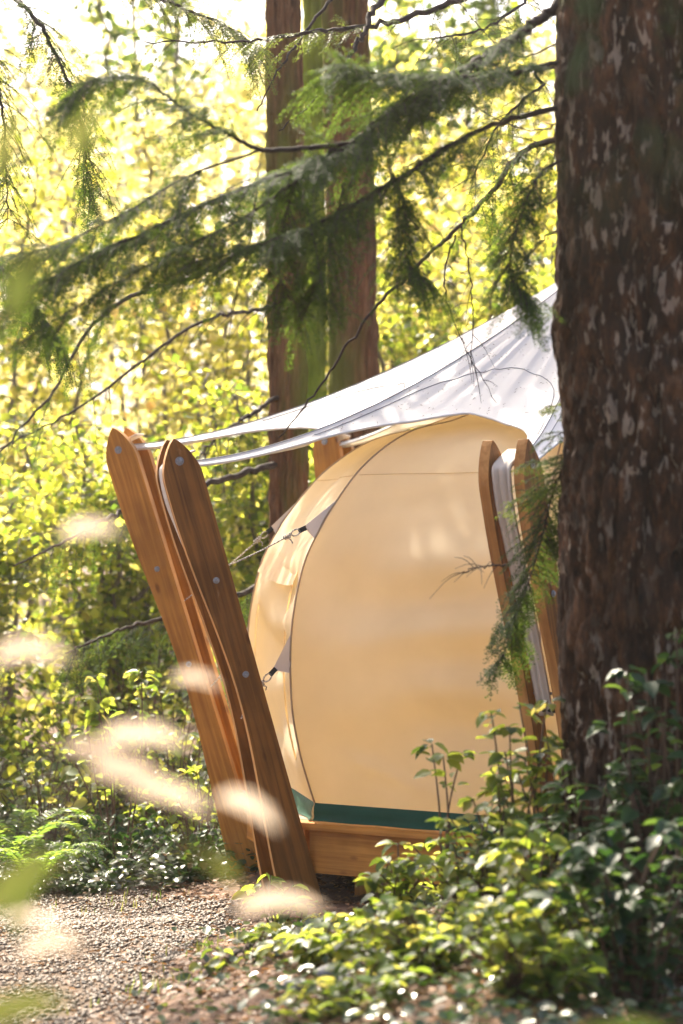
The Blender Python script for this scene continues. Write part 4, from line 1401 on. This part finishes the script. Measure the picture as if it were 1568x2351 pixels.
GS = 'salal bushes in front of the deck and trunk'
FRONT = [('tallest glossy bush against the big trunk with sunlit left side', .80, 10.55, .30, .28, 1.12, 30, 15, .080, 'salal', 190, .12),
         ('thin sprig with few leaves rising before the tent wall', .47, 10.9, .14, .12, 1.05, 3, 10, .078, 'salal', 30, .45),
         ('sunlit leafy bush covering the right half of the deck rim', .64, 10.4, .34, .30, .60, 32, 13, .080, 'salal', 200, .12),
         ('small bush before the middle of the deck rim board', .22, 10.9, .22, .2, .36, 16, 12, .075, 'salal', 110, .12),
         ('low bright green sprigs at the foot of the dark plank pair', -.30, 12.4, .22, .14, .36, 9, 8, .085, 'salal', 60, .12),
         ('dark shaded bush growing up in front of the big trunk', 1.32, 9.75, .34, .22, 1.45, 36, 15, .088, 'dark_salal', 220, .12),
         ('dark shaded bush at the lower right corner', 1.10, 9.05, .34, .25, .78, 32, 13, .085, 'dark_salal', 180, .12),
         ('bush with sunlit edge just left of the trunk foot', .72, 9.45, .34, .28, .62, 34, 13, .078, 'salal', 190, .12),
         ('low bush in the bottom centre on the mound', .28, 9.35, .36, .28, .36, 32, 12, .072, 'salal', 170, .12),
         ('low creeping green plants on the mound crest left of centre', -.02, 10.1, .28, .24, .22, 24, 11, .072, 'salal', 130, .12),
         ('tiny plants at the left end of the mound', -.40, 10.6, .22, .18, .20, 12, 8, .068, 'salal', 60, .12),
         ('bush on the mound between the deck and the near bushes', .66, 11.4, .40, .3, .50, 26, 12, .072, 'salal', 60, .12),
         ('dense green bush left of the dark corner bush at the bottom', .66, 8.75, .30, .25, .40, 28, 12, .075, 'salal', 150, .12),
         ('low plants at the bottom edge below the mound centre', .05, 8.85, .30, .25, .20, 20, 10, .068, 'salal', 90, .12),
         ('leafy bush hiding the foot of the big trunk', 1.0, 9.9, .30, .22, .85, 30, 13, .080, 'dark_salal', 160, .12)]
for i, (lab, x, y, rx, ry, H, st, per, sz, mt, no, zm) in enumerate(FRONT):
    shrub('salal_bush', lab, 'bush', x, y, rx, ry, H, st, per, sz, mt, 1001 + i, no, group=GS, zmin=zm)

GL = 'bushes on the bank left of the posts'
LEFT = [('dark leafy bush right behind the leftmost plank foot', -.95, 16.6, .5, .4, .95, 30, 13, .07, 'salal'),
        ('leafy bush left of the leftmost plank half way up', -1.25, 17.6, .55, .45, 1.45, 32, 13, .07, 'salal'),
        ('broad dark bush behind the fern', -2.1, 17.2, .65, .45, 1.0, 34, 13, .07, 'salal'),
        ('bush at the left edge above the fern', -2.75, 16.7, .5, .45, 1.1, 30, 13, .07, 'dark_salal'),
        ('mid height bush behind the broad dark bush', -1.9, 18.6, .7, .5, 1.7, 36, 13, .075, 'salal'),
        ('bush at far left behind the others', -2.9, 18.3, .6, .5, 1.7, 34, 13, .075, 'salal'),
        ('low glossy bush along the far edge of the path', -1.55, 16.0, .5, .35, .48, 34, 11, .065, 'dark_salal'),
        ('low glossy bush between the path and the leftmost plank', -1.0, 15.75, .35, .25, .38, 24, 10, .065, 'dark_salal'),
        ('pale bush high on the bank at the left edge', -3.0, 20.6, .8, .6, 2.1, 36, 13, .08, 'salal'),
        ('pale bush high on the bank left of the leftmost plank', -1.7, 20.2, .8, .6, 2.2, 36, 13, .08, 'salal'),
        ('bush visible between the leaning planks and the tent', -.35, 18.2, .6, .5, 1.8, 34, 13, .075, 'salal')]
for i, (lab, x, y, rx, ry, H, st, per, sz, mt) in enumerate(LEFT):
    shrub('leafy_bush', lab, 'bush', x, y, rx, ry, H, st, per, sz, mt, 1101 + i, 60 if i in (0, 6, 7) else 0, group=GL, flat=.9)

# a leafy sapling with big single leaves left of the posts
shrub('alder_sapling', 'sapling with large bright leaves just left of the leftmost plank', 'sapling', -1.5, 16.3, .35, .25, 2.0, 7, 12, .11, 'salal', 1201, 50, zmin=.35, flat=.8)


# ferns
def fern(label, x, y, L, nf, seed, az0=0, azr=2 * math.pi):
    r = np.random.default_rng(seed)
    g = gz1(x, y)
    t_ = thing('sword_fern', label, 'fern', (x, y, g), 'ferns at the path edge')
    for k in range(nf):
        a_ = az0 + azr * (k + .5 * r.random()) / nf
        l = L * r.uniform(.75, 1.1)
        d = np.array((math.cos(a_), math.sin(a_), 0))
        sp = spline([(x, y, g), np.array((x, y, g)) + d * l * .3 + np.array((0, 0, l * .45)), np.array((x, y, g)) + d * l * .68 + np.array((0, 0, l * .55)), np.array((x, y, g)) + d * l + np.array((0, 0, l * .30))], 40)
        V, Fq = tube_arr(sp, np.linspace(.004, .001, 40), 4)
        pos, nr, az = [], [], []
        sd_ = np.array((-d[1], d[0], 0))
        szs = []
        for j in range(5, 40):
            tn = sp[min(39, j + 1)] - sp[j - 1]; tn /= np.linalg.norm(tn)
            up = np.cross(tn, sd_); up = up if up[2] > 0 else -up
            for s in (-1, 1):
                pos.append(sp[j]); nr.append(up + r.normal(0, .12, 3)); az.append(sd_ * s + tn * .35 + np.array((0, 0, -.1)))
                szs.append(.085 * L / .7 * math.sin(math.pi * min(1, (j - 2) / 40) ** .75 + .05) + .012)
        LV, LF, T_ = leaves_np(np.array(pos), frames(np.array(nr), np.array(az)), np.array(szs), SMALL_V, SMALL_F, .34, r)
        Ft = np.array([(a, b, c) for a, b, c, d_ in Fq] + [(a, c, d_) for a, b, c, d_ in Fq])
        o = mesh_np('frond', np.concatenate([V, LV]), np.concatenate([Ft, LF + len(V)]), M['fern'], tint=np.concatenate([np.full(len(V), .3), T_]))
        adopt(o, t_)
    return t_


fern('green sword fern at the left end of the gravel path', -1.95, 15.4, .55, 11, 1301)
fern('fern with upright sunlit fronds behind the green fern', -2.15, 15.9, .75, 9, 1302)

# ivy and ground cover
n = 20000
r = np.random.default_rng(88)
x = r.uniform(-3.6, -.1, n); y = 15.25 + r.random(n) ** 1.3 * 7.5
keep = ~((x > -1.0) & (y < 15.45))
x, y = x[keep], y[keep]; n = len(x)
pos = np.stack([x, y, gz(x, y) + np.abs(r.normal(.06, .07, n))], 1)
V, F, T_ = leaves_np(pos, frames(np.array((0, -.1, 1.)) + .5 * rand_dirs(n, r), rand_dirs(n, r)), r.uniform(.035, .075, n), LEAF_V, LEAF_F, 1.35, r)
o = mesh_np('ivy', V, F, M['ivy'], tint=T_); o['kind'] = 'stuff'
tag(o, 'glossy ivy carpet on the bank behind the path', 'ivy')
n = 7000
x = r.uniform(-9, 7, n); y = r.uniform(18.5, 46, n)
pos = np.stack([x, y, gz(x, y) + np.abs(r.normal(.15, .2, n))], 1)
V, F, T_ = leaves_np(pos, frames(np.array((0, -.1, 1.)) + .8 * rand_dirs(n, r), rand_dirs(n, r)), r.uniform(.10, .26, n), SMALL_V, SMALL_F, 1.2, r)
o = mesh_np('undergrowth', V, F, M['alder'], tint=T_); o['kind'] = 'stuff'
tag(o, 'green undergrowth covering the forest floor far behind', 'undergrowth')
n = 12000
x = r.uniform(-.9, 1.7, n); y = r.uniform(7.2, 13, n)
dens = sm((x + 1.0) / 1.2)
keep = (r.random(n) < dens * .55)
x, y = x[keep], y[keep]; n = len(x)
pos = np.stack([x, y, gz(x, y) + np.abs(r.normal(.02, .03, n))], 1)
V, F, T_ = leaves_np(pos, frames(np.array((0, -.1, 1.)) + .55 * rand_dirs(n, r), rand_dirs(n, r)), r.uniform(.03, .065, n), LEAF_V, LEAF_F, 1.2, r)
o = mesh_np('ground_cover', V, F, M['ivy'], tint=T_); o['kind'] = 'stuff'
tag(o, 'small creeping leaves over the foreground mound', 'ground cover')
# leaf litter
n = 20000
x = r.uniform(-2.4, 1.8, n); y = r.uniform(7.2, 15.6, n)
pos = np.stack([x, y, gz(x, y) + .008 + r.random(n) * .012], 1)
V, F, T_ = leaves_np(pos, frames(np.array((0, 0, 1.)) + .35 * rand_dirs(n, r), rand_dirs(n, r)), r.uniform(.015, .06, n), SMALL_V, SMALL_F, .9, r)
o = mesh_np('leaf_litter', V, F, M['litter'], tint=T_); o['kind'] = 'stuff'
tag(o, 'brown and orange dead leaves and bits on the soil', 'leaf litter')
# grass by the path
n = 130
cxy = np.array([P(430, 2290, 10.6)[:2], P(360, 2300, 10.5)[:2], P(235, 2080, 14.6)[:2], P(480, 2240, 11.4)[:2], P(310, 2070, 14.9)[:2]])
idx = r.integers(0, len(cxy), n)
xy = cxy[idx] + r.normal(0, .16, (n, 2))
pos = np.stack([xy[:, 0], xy[:, 1], gz(xy[:, 0], xy[:, 1])], 1)
V, F, T_ = leaves_np(pos, frames(rand_dirs(n, r) * np.array((1, 1, .1)), np.array((0, 0, 1.)) + .35 * rand_dirs(n, r)), r.uniform(.03, .10, n), SMALL_V, SMALL_F, .05, r)
o = mesh_np('grass', V, F, M['grass'], tint=T_); o['kind'] = 'stuff'
tag(o, 'thin grass tufts along the path edge', 'grass')

# root and stones at the mound edge
rt = thing('exposed_root', 'dark curved root along the left edge of the mound', 'root', (-.35, 10.9, gz1(-.35, 10.9)))
sp = spline([(*p_[:2], gz1(p_[0], p_[1]) + .015) for p_ in PP((700, 2110, 11.6), (640, 2150, 11.3), (560, 2200, 11.0), (480, 2250, 10.7), (400, 2290, 10.4))], 40)
sp[:, 2] = gz(sp[:, 0], sp[:, 1]) + .012
MB().tube(sp, .024 + .006 * np.sin(np.arange(40) * .7) - np.linspace(0, .012, 40), 8).build('root', M['twig'], rt, True)
STONE_LAB = ['grey stone at the bottom of the mound, leftmost', 'pale grey stone in the bottom centre', 'rounded grey stone on the mound near the plants', 'small brown grey stone near the bottom edge', 'flat stone half sunk in the mound soil']
for k, (px, py, Y, s_) in enumerate([(680, 2310, 9.7, .045), (760, 2300, 9.75, .055), (800, 2320, 9.6, .04), (620, 2335, 9.5, .035), (880, 2325, 9.6, .05)]):
    p_ = P(px, py, Y)
    r = np.random.default_rng(60 + k)
    import bmesh
    bm = bmesh.new(); bmesh.ops.create_icosphere(bm, subdivisions=3, radius=1)
    co = np.array([v.co[:] for v in bm.verts])
    dsp = 1 + .22 * vnoise(co * 1.4 + k * 7, 3) + .08 * vnoise(co * 3.5 + k, 5)
    co = co * dsp[:, None] * np.array((1.2, .9, .62)) * s_
    g = gz1(p_[0], p_[1])
    for v, c in zip(bm.verts, co): v.co = c
    me = bpy.data.meshes.new('stone'); bm.to_mesh(me); bm.free()
    me.polygons.foreach_set('use_smooth', np.ones(len(me.polygons), bool)); me.materials.append(M['rock'])
    o = bpy.data.objects.new('stone', me); C.objects.link(o); o.location = (p_[0], p_[1], g + s_ * .3); o.rotation_euler = (0, 0, k)
    tag(o, STONE_LAB[k], 'stone', 'stones on the mound')

# ================================================================== NEAR THE LENS: tall sapling with dry leaves
NY = 3.5
sap = thing('dry_sapling', 'out of focus sapling with pale dry leaves close to the camera', 'sapling', (-1.05, NY, gz1(-1.05, NY)))
BLOBS = [(330, 1690, .075, 5, 'pale'), (225, 1750, .070, -20, 'pale'), (300, 1800, .075, -22, 'pale'), (390, 1840, .07, -18, 'pale'), (565, 1872, .062, -30, 'pale'),
         (640, 2105, .085, -4, 'pale'), (470, 2010, .06, -40, 'olive'), (70, 1505, .07, 10, 'pale'), (205, 1240, .055, -10, 'pale'), (120, 2180, .06, 15, 'pale'), (85, 2115, .05, -10, 'pale'),
         (35, 2010, .085, 60, 'olive'), (60, 2060, .075, 80, 'olive'), (180, 300, .060, 70, 'olive'), (50, 640, .075, 80, 'olive'), (15, 330, .06, 85, 'olive'), (30, 2330, .1, 30, 'olive'), (1470, 2375, .07, 5, 'olive'), (1380, 2385, .06, 10, 'olive'), (450, 1560, .045, 0, 'pale')]
mb = MB()
gb = np.array((-1.05, NY, gz1(-1.05, NY)))
gb2 = np.array((.42, NY + .1, gz1(.42, NY + .1)))
sap2 = None
for k, (px, py, sz, rot, mt) in enumerate(BLOBS):
    sz *= 1.65
    r = np.random.default_rng(400 + k)
    Yk = NY + r.uniform(-.25, .25)
    p_ = P(px, py, Yk)
    ca, sa = math.cos(R(rot)), math.sin(R(rot))
    az = np.array((ca, r.uniform(-.2, .2), sa))
    nrm = np.array((-sa * .6 - .15, .62, .75 * ca + .1)) + r.normal(0, .08, 3)
    Fr = frames(nrm[None], az[None])[0]
    right = px > 1000
    if right and sap2 is None:
        sap2 = thing('leafy_sapling', 'blurred green leaves at the lower right corner close to the camera', 'sapling', tuple(gb2))
    root = sap2 if right else sap
    o = bpy.data.objects.new('leaf', leaf_mesh('blur', mt, k % 5)); C.objects.link(o); o.parent = root
    st_ = p_ - az / np.linalg.norm(az) * sz * .5
    mtx = Matrix([list(Fr[a_]) for a_ in range(3)]).to_4x4()
    o.matrix_local = Matrix.Translation(Vector(st_) - Vector(root.location)) @ mtx @ Matrix.Diagonal((sz * .62, sz, sz, 1))
    base = gb2 if right else gb
    mid = base * .45 + st_ * .55 + np.array((-.10, 0, .0))
    MB().tube(spline([base, mid, st_], 14), np.linspace(.0035, .0012, 14), 5).build('stem', M['stem'], root, True)

# ================================================================== HAZE: the sunlit air under the trees
hz = MB().box((0, 45, 10.0), (np.array((1., 0, 0)), np.array((0, 1., 0)), np.array((0, 0, 1.))), (760, 800, 12.5)).build('haze', None)
m, nt, out = mat_new('warm_air')
vp = N(nt, 'ShaderNodeVolumePrincipled')
vp.inputs['Color'].default_value = (1.0, .95, .86, 1)
vp.inputs['Density'].default_value = .0006
vp.inputs['Anisotropy'].default_value = .6
nt.links.new(vp.outputs[0], out.inputs['Volume'])
hz.data.materials.append(m)
hz['kind'] = 'stuff'
tag(hz, 'warm sunlit haze in the forest air', 'haze')
